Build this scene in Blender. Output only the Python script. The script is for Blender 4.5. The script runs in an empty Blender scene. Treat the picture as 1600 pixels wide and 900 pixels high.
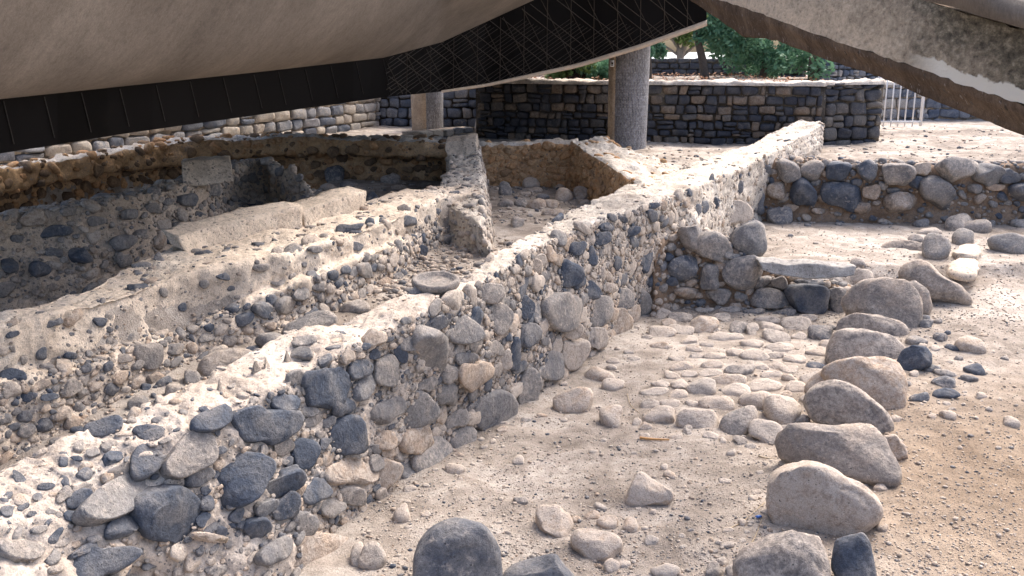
import bpy, math, random
import numpy as np
from mathutils import Vector
from mathutils.bvhtree import BVHTree
rnd = random.Random(7); RS = np.random.RandomState(11)
SC = bpy.context.scene
# ------------------------------------------------------------------ camera, sky, sun, exposure
H = 3.2; F = 1500.0; TH = math.atan(370 / 1500)
cam_d = bpy.data.cameras.new('camera'); cam = bpy.data.objects.new('camera', cam_d); SC.collection.objects.link(cam)
cam.location = (0, 0, H); cam.rotation_euler = (math.pi / 2 - TH, 0, 0)
cam_d.sensor_width = 36; cam_d.lens = 36 * F / 1600; cam_d.clip_start = .05; cam_d.clip_end = 20000
SC.camera = cam
SUN_AZ, SUN_EL = 38, 50          # azimuth from +Y (away from the camera) towards +X
world = bpy.data.worlds.new('World'); SC.world = world; world.use_nodes = True
wn = world.node_tree; bg = wn.nodes['Background']; sky = wn.nodes.new('ShaderNodeTexSky')
sky.sky_type = 'NISHITA'; sky.sun_disc = False; sky.sun_elevation = math.radians(SUN_EL); sky.sun_rotation = math.radians(SUN_AZ)
sky.dust_density = 6.0; sky.air_density = .7; sky.ozone_density = .6
wn.links.new(sky.outputs[0], bg.inputs[0]); bg.inputs[1].default_value = .15
sd = bpy.data.lights.new('sun', 'SUN'); sd.energy = .5; sd.angle = math.radians(22); sd.color = (1, .965, .92)
sun = bpy.data.objects.new('sun', sd); SC.collection.objects.link(sun)
_a, _e = math.radians(SUN_AZ), math.radians(SUN_EL)
sv = Vector((math.sin(_a) * math.cos(_e), math.cos(_a) * math.cos(_e), math.sin(_e)))
sun.rotation_euler = sv.to_track_quat('Z', 'Y').to_euler(); sun.location = (6, 10, 20)
SC.view_settings.view_transform = 'Standard'; SC.view_settings.look = 'None'; SC.view_settings.gamma = 1
SC.view_settings.use_curve_mapping = False; SC.view_settings.exposure = 1.66
SC.cycles.max_bounces = 8; SC.cycles.diffuse_bounces = 5; SC.cycles.use_denoising = True

# ------------------------------------------------------------------ picture <-> place
ct, st = math.cos(TH), math.sin(TH)
def ray(px, py):
    u = (px - 800) / F; v = (450 - py) / F
    return np.array([u, ct + st * v, -st + ct * v])
C0 = np.array([0, 0, H])
def W(px, py, z):
    d = ray(px, py); return C0 + d * ((z - H) / d[2])
def WY(px, py, Y):
    d = ray(px, py); return C0 + d * (Y / d[1])
def proj(P):
    P = np.atleast_2d(P) - C0
    f = P[:, 1] * ct - P[:, 2] * st; upv = P[:, 1] * st + P[:, 2] * ct
    f = np.where(f < .05, .05, f)
    return 800 + F * P[:, 0] / f, 450 - F * upv / f, f

# ------------------------------------------------------------------ noise
def _hash(ix, iy, iz, s):
    h = (ix.astype(np.uint32) * np.uint32(374761393) + iy.astype(np.uint32) * np.uint32(668265263) + iz.astype(np.uint32) * np.uint32(2147483647) + np.uint32(s * 1013904223 & 0xffffffff))
    h = (h ^ (h >> np.uint32(13))) * np.uint32(1274126177); h = h ^ (h >> np.uint32(16))
    h = (h * np.uint32(2246822519)); h = h ^ (h >> np.uint32(15))
    return (h & np.uint32(0xffffff)).astype(np.float64) / 0xffffff * 2 - 1
def vnoise(P, s=0):
    P = P + 1000.37; i = np.floor(P).astype(np.int64); f = P - i; f = f * f * (3 - 2 * f)
    r = 0
    for dx in (0, 1):
        wx = f[..., 0] if dx else 1 - f[..., 0]
        for dy in (0, 1):
            wy = f[..., 1] if dy else 1 - f[..., 1]
            for dz in (0, 1):
                wz = f[..., 2] if dz else 1 - f[..., 2]
                r = r + wx * wy * wz * _hash(i[..., 0] + dx, i[..., 1] + dy, i[..., 2] + dz, s)
    return r
def fbm(P, o=3, s=0, g=.5):
    r = 0; a = 1
    for k in range(o):
        r = r + a * vnoise(P * (2.03 ** k) + k * 17.1, s + k); a *= g
    return r

# ------------------------------------------------------------------ objects
def tag(o, label=None, cat=None, group=None, kind=None):
    if label: o['label'] = label
    if cat: o['category'] = cat
    if group: o['group'] = group
    if kind: o['kind'] = kind
    return o
def mesh(name, V, Fc, mat, tint=None, parent=None, smooth=True, uv=None, origin=None):
    V = np.asarray(V, dtype=np.float64).copy(); Fc = np.asarray(Fc, dtype=np.int32)
    if origin is not None: V = V - np.asarray(origin)
    me = bpy.data.meshes.new(name); k = Fc.shape[1]
    me.vertices.add(len(V)); me.vertices.foreach_set('co', V.astype(np.float32).ravel())
    me.loops.add(Fc.size); me.loops.foreach_set('vertex_index', Fc.ravel())
    me.polygons.add(len(Fc)); me.polygons.foreach_set('loop_start', np.arange(0, Fc.size, k, dtype=np.int32))
    me.update(calc_edges=True)
    if smooth: me.polygons.foreach_set('use_smooth', np.ones(len(Fc), dtype=bool))
    if tint is not None:
        a = me.attributes.new('tint', 'FLOAT_COLOR', 'POINT')
        t = np.ones((len(V), 4), dtype=np.float32); t[:, :3] = tint; a.data.foreach_set('color', t.ravel())
    if uv is not None:
        l = me.uv_layers.new(name='uv'); l.data.foreach_set('uv', np.asarray(uv, dtype=np.float32)[Fc.ravel()].ravel())
    me.materials.append(mat); me.validate()
    o = bpy.data.objects.new(name, me); SC.collection.objects.link(o)
    if origin is not None: o.location = origin
    if parent is not None: o.parent = parent
    return o
def empty(name, loc=(0, 0, 0)):
    o = bpy.data.objects.new(name, None); SC.collection.objects.link(o); o.location = loc; o.empty_display_size = .1; return o
def part(name, V, Fc, mat, root, **k):
    V = np.asarray(V, dtype=float) - np.array(root.location)
    return mesh(name, V, Fc, mat, parent=root, **k)
def gridfaces(nu, nv, closed=False):
    i = np.arange(nu - 1)[:, None]; j = np.arange(nv - (0 if closed else 1))[None, :]
    j2 = (j + 1) % nv
    a = i * nv + j; b = i * nv + j2; c = (i + 1) * nv + j2; d = (i + 1) * nv + j
    return np.stack([a + 0 * j, d + 0 * j, c, b], -1).reshape(-1, 4)
class Bag:
    def __init__(s): s.V = []; s.F = []; s.T = []; s.n = 0
    def add(s, V, F_, t=(0, 0, 0)):
        V = np.asarray(V, float); s.V.append(V); s.F.append(np.asarray(F_) + s.n); s.n += len(V)
        tt = np.empty((len(V), 3)); tt[:] = t; s.T.append(tt)
    def arrays(s): return np.concatenate(s.V), np.concatenate(s.F), np.concatenate(s.T)
    def box(s, c, h, R=None, t=(0, 0, 0)):
        v = np.array([[x, y, z] for x in (-1, 1) for y in (-1, 1) for z in (-1, 1)], float) * np.array(h)
        if R is not None: v = v @ np.asarray(R).T
        s.add(v + np.array(c), [[0, 1, 3, 2], [4, 6, 7, 5], [0, 4, 5, 1], [2, 3, 7, 6], [0, 2, 6, 4], [1, 5, 7, 3]], t)
    def tube(s, pts, rad, n=8, t=(0, 0, 0)):
        pts = np.asarray(pts, float); rad = np.broadcast_to(rad, (len(pts),)); V = []
        for i, p in enumerate(pts):
            d = pts[min(i + 1, len(pts) - 1)] - pts[max(i - 1, 0)]; d /= np.linalg.norm(d) + 1e-9
            a = np.cross(d, [0, 0, 1] if abs(d[2]) < .9 else [0, 1, 0]); a /= np.linalg.norm(a); b = np.cross(d, a)
            for k in range(n):
                q = 2 * math.pi * k / n; V.append(p + rad[i] * (math.cos(q) * a + math.sin(q) * b))
        s.add(V, gridfaces(len(pts), n, True), t)

# ------------------------------------------------------------------ materials
def nt(name, rough=.9, spec=.2):
    m = bpy.data.materials.new(name); m.use_nodes = True; t = m.node_tree; b = t.nodes['Principled BSDF']
    b.inputs['Roughness'].default_value = rough; b.inputs['Specular IOR Level'].default_value = spec
    return m, t, b
def N(t, typ, **k):
    n = t.nodes.new('ShaderNode' + typ)
    for a, v in k.items(): setattr(n, a, v)
    return n
def coord(t, scale=None, which='Object'):
    c = N(t, 'TexCoord'); o = c.outputs[which]
    if scale is not None:
        m = N(t, 'Mapping'); m.inputs['Scale'].default_value = scale; t.links.new(o, m.inputs[0]); o = m.outputs[0]
    return o
def noise(t, vec, sc, det=4, rough=.6, dist=0):
    n = N(t, 'TexNoise'); n.inputs['Scale'].default_value = sc; n.inputs['Detail'].default_value = det
    n.inputs['Roughness'].default_value = rough; n.inputs['Distortion'].default_value = dist; t.links.new(vec, n.inputs['Vector']); return n.outputs['Fac']
def voro(t, vec, sc, feat='F1', out='Distance', rnd_=1):
    n = N(t, 'TexVoronoi', feature=feat); n.inputs['Scale'].default_value = sc; n.inputs['Randomness'].default_value = rnd_
    t.links.new(vec, n.inputs['Vector']); return n.outputs[out]
def ramp(t, fac, stops, interp='LINEAR'):
    r = N(t, 'ValToRGB'); r.color_ramp.interpolation = interp; e = r.color_ramp.elements
    while len(e) < len(stops): e.new(.5)
    for x, (p, c) in zip(e, stops):
        x.position = p; x.color = (c, c, c, 1) if isinstance(c, (int, float)) else (*c, 1)
    t.links.new(fac, r.inputs[0]); return r.outputs[0]
def mix(t, f, a, b, mode='MIX'):
    m = N(t, 'Mix', data_type='RGBA', blend_type=mode)
    for s, v in ((0, f), (6, a), (7, b)):
        if hasattr(v, 'is_output') or hasattr(v, 'links'): t.links.new(v, m.inputs[s])
        elif s == 0: m.inputs[0].default_value = v
        else: m.inputs[s].default_value = (*v, 1) if len(v) == 3 else v
    return m.outputs[2]
def mth(t, op, a, b=0.0, c=None, clamp=False):
    m = N(t, 'Math', operation=op, use_clamp=clamp)
    for s, v in ((0, a), (1, b), (2, c)):
        if v is None: continue
        if isinstance(v, (int, float)): m.inputs[s].default_value = v
        else: t.links.new(v, m.inputs[s])
    return m.outputs[0]
def bump(t, b, hgt, strength=.5, dist=.01, prev=None):
    n = N(t, 'Bump'); n.inputs['Strength'].default_value = strength; n.inputs['Distance'].default_value = dist
    t.links.new(hgt, n.inputs['Height'])
    if prev is not None: t.links.new(prev, n.inputs['Normal'])
    t.links.new(n.outputs[0], b.inputs['Normal']); return n.outputs[0]

def stone_mat(name, basalt=(.075, .09, .118), grey=(.255, .245, .235), tan=(.485, .42, .355), dust=(.52, .455, .39), pit=1.0):
    m, t, b = nt(name, .88, .25); L = t.links
    a = N(t, 'Attribute', attribute_name='tint'); sp = N(t, 'SeparateColor'); L.new(a.outputs['Color'], sp.inputs[0])
    oi = N(t, 'ObjectInfo'); co = coord(t); ad = N(t, 'VectorMath', operation='ADD')
    sc_ = N(t, 'VectorMath', operation='SCALE'); cb = N(t, 'CombineXYZ')
    for i in range(3): L.new(oi.outputs['Random'], cb.inputs[i])
    L.new(cb.outputs[0], sc_.inputs[0]); sc_.inputs['Scale'].default_value = 31.0; n6 = None
    L.new(co, ad.inputs[0]); L.new(sc_.outputs[0], ad.inputs[1]); v = ad.outputs[0]
    n1 = noise(t, v, 5, 5, .62, .4); n2 = noise(t, v, 38, 5, .7); n3 = noise(t, v, 150, 3, .6); n4 = noise(t, v, 14, 4, .65)
    fac = mth(t, 'ADD', sp.outputs[0], mth(t, 'MULTIPLY', mth(t, 'SUBTRACT', n1, .5), 1.15))
    base = ramp(t, fac, [(0, basalt), (.45, grey), (.95, tan)])
    # rusty / warm stones
    base = mix(t, mth(t, 'MULTIPLY', sp.outputs[2], .55), base, mix(t, 1.0, base, (1.22, .92, .66), 'MULTIPLY'))
    base = mix(t, 1.0, base, ramp(t, n2, [(.28, .62), (.5, 1.0), (.74, 1.34)]), 'MULTIPLY')
    sh = mth(t, 'ADD', mth(t, 'MULTIPLY', n4, .7), mth(t, 'MULTIPLY', n2, .3))
    th = mth(t, 'SUBTRACT', .72, mth(t, 'MULTIPLY', sp.outputs[1], .42))
    dm = mth(t, 'MULTIPLY', mth(t, 'SUBTRACT', sh, th), 6.0, clamp=True)
    base = mix(t, mth(t, 'MULTIPLY', dm, .8), base, dust)
    v3 = N(t, 'TexVoronoi'); v3.inputs['Scale'].default_value = 42; L.new(v, v3.inputs['Vector']); c3 = N(t, 'SeparateColor'); L.new(v3.outputs['Color'], c3.inputs[0])
    hole = mth(t, 'MULTIPLY', mth(t, 'GREATER_THAN', c3.outputs[0], .62), mth(t, 'LESS_THAN', v3.outputs['Distance'], mth(t, 'MULTIPLY', c3.outputs[1], .26)))
    hole = mth(t, 'MULTIPLY', hole, ramp(t, n4, [(.44, 0.0), (.52, 1.0)]))
    base = mix(t, mth(t, 'MULTIPLY', hole, .75 * pit), base, (.04, .038, .04))
    pv = voro(t, v, 70); pits = ramp(t, pv, [(.10, 0.0), (.24, 1.0)])
    gate = ramp(t, n1, [(.42, 0.0), (.6, 1.0)])
    pm = mth(t, 'MULTIPLY', mth(t, 'SUBTRACT', 1.0, pits), mth(t, 'MULTIPLY', gate, pit * .75))
    base = mix(t, pm, base, (.035, .035, .04))
    spk = ramp(t, n3, [(.3, .72), (.5, 1.0), (.72, 1.22)]); base = mix(t, 1.0, base, spk, 'MULTIPLY')
    L.new(base, b.inputs['Base Color'])
    p = bump(t, b, n1, .4, .06); p = bump(t, b, n4, .45, .02, p); p = bump(t, b, n2, .7, .012, p); p = bump(t, b, mth(t, 'SUBTRACT', n3, mth(t, 'ADD', mth(t, 'MULTIPLY', pm, 1.2), mth(t, 'MULTIPLY', hole, 2.0))), .55, .005, p)
    return m
def mortar_mat(name, c1=(.575, .50, .43), c2=(.41, .35, .295), c3=(.70, .63, .55), inc=(.12, .125, .14), incl=.75, streak=False):
    m, t, b = nt(name, .95, .12); L = t.links; v = coord(t)
    n1 = noise(t, v, 2.2, 6, .65, .6); n2 = noise(t, v, 22, 6, .72); n3 = noise(t, v, 110, 4, .65)
    base = ramp(t, n1, [(.3, c2), (.5, c1), (.7, c3)])
    base = mix(t, 1.0, base, ramp(t, n2, [(.28, .55), (.48, .98), (.75, 1.25)]), 'MULTIPLY')
    for s, th, k in ((26, .22, 1), (60, .2, .8)):
        vn = N(t, 'TexVoronoi', feature='F1'); vn.inputs['Scale'].default_value = s
        wv = N(t, 'VectorMath', operation='ADD'); nn = N(t, 'TexNoise'); nn.inputs['Scale'].default_value = s * 1.6
        sc_ = N(t, 'VectorMath', operation='SCALE'); sc_.inputs['Scale'].default_value = .6 / s
        L.new(v, nn.inputs['Vector']); L.new(nn.outputs['Color'], sc_.inputs[0]); L.new(v, wv.inputs[0]); L.new(sc_.outputs[0], wv.inputs[1])
        L.new(wv.outputs[0], vn.inputs['Vector'])
        cs = N(t, 'SeparateColor'); L.new(vn.outputs['Color'], cs.inputs[0])
        on = mth(t, 'GREATER_THAN', cs.outputs[0], incl + .05 * k)
        mm = mth(t, 'MULTIPLY', on, mth(t, 'LESS_THAN', vn.outputs['Distance'], mth(t, 'MULTIPLY', cs.outputs[1], .5)))
        base = mix(t, mth(t, 'MULTIPLY', mm, .8), base, mix(t, cs.outputs[2], inc, (.33, .29, .26)))
    L.new(mix(t, 1.0, base, ramp(t, n3, [(.3, .74), (.5, 1.0), (.72, 1.2)]), 'MULTIPLY'), b.inputs['Base Color'])
    p = bump(t, b, n2, .7, .03); bump(t, b, n3, .6, .008, p)
    return m
def sand_mat():
    m, t, b = nt('sandy_ground', .97, .08); L = t.links; v = coord(t)
    n1 = noise(t, v, .55, 5, .6, .5); n2 = noise(t, v, 9, 6, .7); n3 = noise(t, v, 70, 5, .7); vv = voro(t, v, 95)
    nb = noise(t, v, 2.3, 5, .65, .8); base = ramp(t, mth(t, 'ADD', mth(t, 'MULTIPLY', n1, .5), mth(t, 'MULTIPLY', nb, .5)), [(.36, (.18, .152, .127)), (.5, (.34, .298, .257)), (.64, (.52, .475, .425))])
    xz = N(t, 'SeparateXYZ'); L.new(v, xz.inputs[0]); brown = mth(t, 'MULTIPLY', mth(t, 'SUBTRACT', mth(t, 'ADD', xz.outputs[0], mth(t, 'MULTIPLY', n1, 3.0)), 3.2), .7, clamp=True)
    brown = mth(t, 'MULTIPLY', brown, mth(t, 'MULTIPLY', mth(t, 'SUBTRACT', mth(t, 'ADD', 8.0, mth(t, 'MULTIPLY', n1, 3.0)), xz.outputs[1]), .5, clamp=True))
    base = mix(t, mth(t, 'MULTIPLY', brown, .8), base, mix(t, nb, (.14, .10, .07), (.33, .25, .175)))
    base = mix(t, 1.0, base, ramp(t, n2, [(.25, .68), (.5, 1.0), (.75, 1.2)]), 'MULTIPLY')
    base = mix(t, 1.0, base, ramp(t, n3, [(.3, .62), (.48, 1.0), (.7, 1.22)]), 'MULTIPLY')
    vn = N(t, 'TexVoronoi'); vn.inputs['Scale'].default_value = 48; L.new(v, vn.inputs['Vector'])
    cs = N(t, 'SeparateColor'); L.new(vn.outputs['Color'], cs.inputs[0])
    mm = mth(t, 'MULTIPLY', mth(t, 'GREATER_THAN', cs.outputs[0], .93), mth(t, 'LESS_THAN', vn.outputs['Distance'], .28))
    base = mix(t, mth(t, 'MULTIPLY', mm, .7), base, (.13, .12, .12))
    L.new(base, b.inputs['Base Color'])
    p = bump(t, b, n2, .6, .03); p = bump(t, b, n3, .7, .012, p); bump(t, b, vv, .5, .006, p)
    return m
def plain(name, c, rough=.8, var=.25, sc=30, bs=.3, bd=.004, metal=0):
    m, t, b = nt(name, rough, .3); v = coord(t); n = noise(t, v, sc, 5, .65); b.inputs['Metallic'].default_value = metal
    t.links.new(mix(t, 1.0, (*c, 1), ramp(t, n, [(.25, 1 - var), (.75, 1 + var)]), 'MULTIPLY'), b.inputs['Base Color'])
    bump(t, b, n, bs, bd); return m
M_STONE = stone_mat('field_stone')
M_DSTONE = stone_mat('dark_basalt_block', (.05, .055, .07), (.13, .125, .12), (.25, .21, .17), (.28, .24, .20), .8)
M_BSTONE = stone_mat('weathered_basalt_block', (.09, .11, .15), (.25, .26, .28), (.46, .42, .36), (.48, .44, .38), .6)
M_LIME = mortar_mat('hewn_limestone', (.64, .545, .44), (.50, .42, .34), (.74, .65, .54), (.12, .11, .10), .68)
M_MORTAR = mortar_mat('lime_mortar')
M_MGREY = mortar_mat('grey_mortar', (.56, .46, .36), (.40, .32, .25), (.68, .57, .46))
M_PLASTER = mortar_mat('pale_plaster', (.70, .60, .49), (.55, .46, .37), (.80, .71, .60), incl=.86)
M_OCHRE = mortar_mat('ochre_mortar', (.50, .325, .18), (.29, .18, .10), (.62, .44, .27), (.10, .08, .07), .72)
M_WHITE = mortar_mat('sunlit_white_lime', (.62, .56, .48), (.44, .38, .32), (.72, .67, .60), (.16, .17, .20), .8)  # pale lime, also carries the sunlit brightness of wall tops
M_OSTONE = stone_mat('ochre_dusted_stone', (.13, .09, .06), (.36, .24, .14), (.52, .36, .21), (.56, .40, .25))
M_DARKM = mortar_mat('dark_joint_mortar', (.09, .078, .065), (.04, .036, .033), (.16, .14, .115))
M_EARTH = mortar_mat('brown_earth', (.27, .19, .13), (.17, .12, .085), (.36, .27, .20), incl=.7)
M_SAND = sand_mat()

# ------------------------------------------------------------------ stones
ICO = {}
def ico(k):
    if k not in ICO:
        import bmesh
        b = bmesh.new(); bmesh.ops.create_icosphere(b, subdivisions=k, radius=1)
        ICO[k] = (np.array([v.co[:] for v in b.verts]), np.array([[v.index for v in f.verts] for f in b.faces])); b.free()
    return ICO[k]
TONE = dict(k=(.02, .12, 0), b=(.14, .28, 0), g=(.42, .42, .15), l=(.74, .6, .15), t=(.66, .6, .75), w=(1.0, .9, .1), o=(.55, .5, 1.0))
def tone(c):
    a, d, w_ = TONE[c]
    return (min(1.05, max(0, a + rnd.uniform(-.08, .08))), min(1, max(0, d + rnd.uniform(-.15, .2))), min(1, max(0, w_ + rnd.uniform(-.1, .15))))
def outline_of(e):
    """entry (cx,cy,w,h,rot,...) or a list of points -> picture outline"""
    if isinstance(e[0], (tuple, list)): return np.array(e, float)
    cx, cy, w, h, r = e[:5]; r = math.radians(r); n = 28; ph = np.arange(n) / n * 2 * math.pi
    k = rnd.uniform(.72, 1.0); c, s = np.cos(ph), np.sin(ph)
    x = np.sign(c) * np.abs(c) ** k * w / 2; y = np.sign(s) * np.abs(s) ** k * h / 2
    wob = 1 + .08 * np.sin(2 * ph + rnd.uniform(0, 6)) + .09 * np.sin(3 * ph + rnd.uniform(0, 6)) + .03 * np.sin(5 * ph + rnd.uniform(0, 6))
    x, y = x * wob, y * wob
    return np.stack([cx + x * math.cos(r) - y * math.sin(r), cy + x * math.sin(r) + y * math.cos(r)], 1)
def shape(rphi, t1, t2, n, cf, cb, sub, ang, size, seed, ex=.8, keep=.9):
    """star-shaped rock: silhouette radius table rphi in the (t1,t2) plane, half thickness cf / cb along n"""
    D, Fc = ico(sub); r_ = np.random.RandomState(seed)
    phi = np.arctan2(D[:, 1], D[:, 0]); s = np.sqrt(D[:, 0] ** 2 + D[:, 1] ** 2); h = D[:, 2]
    se = s ** ex; q = np.stack([se * np.cos(phi), se * np.sin(phi), np.sign(h) * np.abs(h) ** ex], 1)
    for _ in range(int(ang * 9)):
        d = r_.normal(size=3); d[2] = abs(d[2]) * (1.2 if r_.rand() < .8 else -1); d[:2] *= keep; d /= np.linalg.norm(d)
        lim = r_.uniform(.62, .88); e = q @ d - lim
        q = q - np.maximum(0, e)[:, None] * d * (.92 if ang > .5 else .7)
    s2 = np.sqrt(q[:, 0] ** 2 + q[:, 1] ** 2); ph2 = np.arctan2(q[:, 1], q[:, 0])
    tab = np.interp((ph2 % (2 * math.pi)) / (2 * math.pi) * 72, np.arange(73), np.append(rphi, rphi[0]))
    off = r_.uniform(-50, 50, 3)
    dn = fbm(D * 1.6 + off, 2) * .09 + fbm(D * 5 + off, 3, 3) * (.035 + .03 * ang)
    s2 = s2 * (1 + dn * .55); hh = q[:, 2] * (1 + dn * 1.3)
    c = np.where(hh > 0, cf, cb)
    P = (s2 * tab * np.cos(ph2))[:, None] * t1 + (s2 * tab * np.sin(ph2))[:, None] * t2 + (hh * c)[:, None] * n
    return P, Fc
def polar(A, B, ph):
    """radius table of a polygon given centred coordinates A,B"""
    a = np.arctan2(B, A) % (2 * math.pi); r = np.hypot(A, B); o = np.argsort(a)
    a, r = a[o], r[o]
    return np.interp(ph, np.r_[a - 2 * math.pi, a, a + 2 * math.pi], np.r_[r, r, r])
PH = np.arange(72) / 72 * 2 * math.pi
def densify(O, m=4):
    return np.concatenate([O * (1 - k / m) + np.roll(O, -1, 0) * (k / m) for k in range(m)])
def make_stone(out, P0, n, thick, sink, sub=3, ang=.4, seed=0, ex=.8, back=None, cmin=.6):
    """outline in the picture, plane (P0,n): the rock's widest section lies in that plane"""
    n = n / np.linalg.norm(n); O = densify(out); pts = []
    for px, py in O:
        d = ray(px, py); t = np.dot(P0 - C0, n) / np.dot(d, n); pts.append(C0 + d * t)
    pts = np.array(pts); c = pts.mean(0)
    t1 = np.array([1., 0, 0]); t1 -= n * np.dot(t1, n); t1 /= np.linalg.norm(t1); t2 = np.cross(n, t1)
    A = (pts - c) @ t1; B = (pts - c) @ t2; r = polar(A, B, PH)
    r = (np.roll(r, 1) + 2 * r + np.roll(r, -1)) / 4
    small = r.mean() * .5 + r.min() * .5; cf = small * thick; cb = cf if back is None else small * back
    V, Fc = shape(r, t1, t2, n, cf, cb, sub, ang, small, seed, ex, .45)
    return V + c - n * sink * cf, Fc, c, small

# ------------------------------------------------------------------ walls
def catmull(P, m):
    """resample a polyline (M,3) smoothly to m points at uniform station parameter"""
    P = np.asarray(P, float); M = len(P); u = np.linspace(0, M - 1 - 1e-9, m); i = u.astype(int); f = (u - i)[:, None]
    g = lambda k: P[np.clip(i + k, 0, M - 1)]
    a, b, c, d = g(-1), g(0), g(1), g(2)
    return .5 * ((2 * b) + (-a + c) * f + (2 * a - 5 * b + 4 * c - d) * f ** 2 + (-a + 3 * b - 3 * c + d) * f ** 3)
WALLS = {}
def wall(key, lines, step=.03, amp=(.05, .025, .012), rough_top=0, dents=(), smooth=3, cap=True):
    """lines: polylines from the back foot over the top to the front foot, one station each; returns displaced grid"""
    lines = [np.asarray(l, float) for l in lines]
    L = max(np.linalg.norm(np.diff(l, axis=0), axis=1).sum() for l in lines); nu = int(L / step) + 2
    Ls = [catmull(l, nu) for l in lines]; cols = []
    for a, b in zip(Ls[:-1], Ls[1:]):
        w_ = np.linalg.norm(a - b, axis=1).mean(); m = max(2, int(w_ / step))
        for k in range(m): cols.append(a + (b - a) * k / m)
    cols.append(Ls[-1]); G = np.stack(cols, 1)
    for _ in range(smooth):
        G[:, 1:-1] = .25 * G[:, :-2] + .5 * G[:, 1:-1] + .25 * G[:, 2:]
    dU = np.gradient(G, axis=0); dV = np.gradient(G, axis=1); n = np.cross(dV, dU); n /= np.linalg.norm(n, axis=2, keepdims=True) + 1e-9
    d = amp[0] * fbm(G * 1.8, 3, 5) + amp[1] * fbm(G * 7, 3, 9)
    r = fbm(G * np.array([11, 11, 19.]), 3, 21); d += amp[2] * (1 - np.abs(r) * 2.2)
    G = G + n * d[..., None]
    if cap:
        def ring(e, i):
            c = e.mean(0); dr = G[0 if i == 0 else -1] - G[2 if i == 0 else -3]; dr = dr.mean(0); dr[2] = 0; dr /= np.linalg.norm(dr) + 1e-9; o = []
            for f, k in ((.35, .05), (.7, .12), (.92, .17), (1.0, .19)):
                q = e + (np.array([c[0], c[1], e[:, 2].min()]) - e) * np.array([f, f, f * .9]) + dr * k; o.append(q + .02 * fbm(q * 7, 2, 3)[:, None])
            return np.stack(o, 0)
        a_, b_ = ring(G[0], 0), ring(G[-1], 1); na = np.repeat(n[:1], 4, 0); nb = np.repeat(n[-1:], 4, 0)
        G = np.concatenate([a_[::-1], G, b_], 0); n = np.concatenate([na, n, nb], 0)
    for (c, rad, dep) in dents:
        q = np.exp(-(np.linalg.norm(G - np.array(c), axis=2) / rad) ** 2); G = G - n * (q * dep)[..., None]
    V = G.reshape(-1, 3); Fc = gridfaces(G.shape[0], G.shape[1])[:, ::-1]
    bv = BVHTree.FromPolygons([tuple(v) for v in V], [tuple(int(i) for i in f) for f in Fc])
    WALLS[key] = dict(V=V, F=Fc, bvh=bv, n=n.reshape(-1, 3), stones=[], acc=[])
    return WALLS[key]
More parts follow.
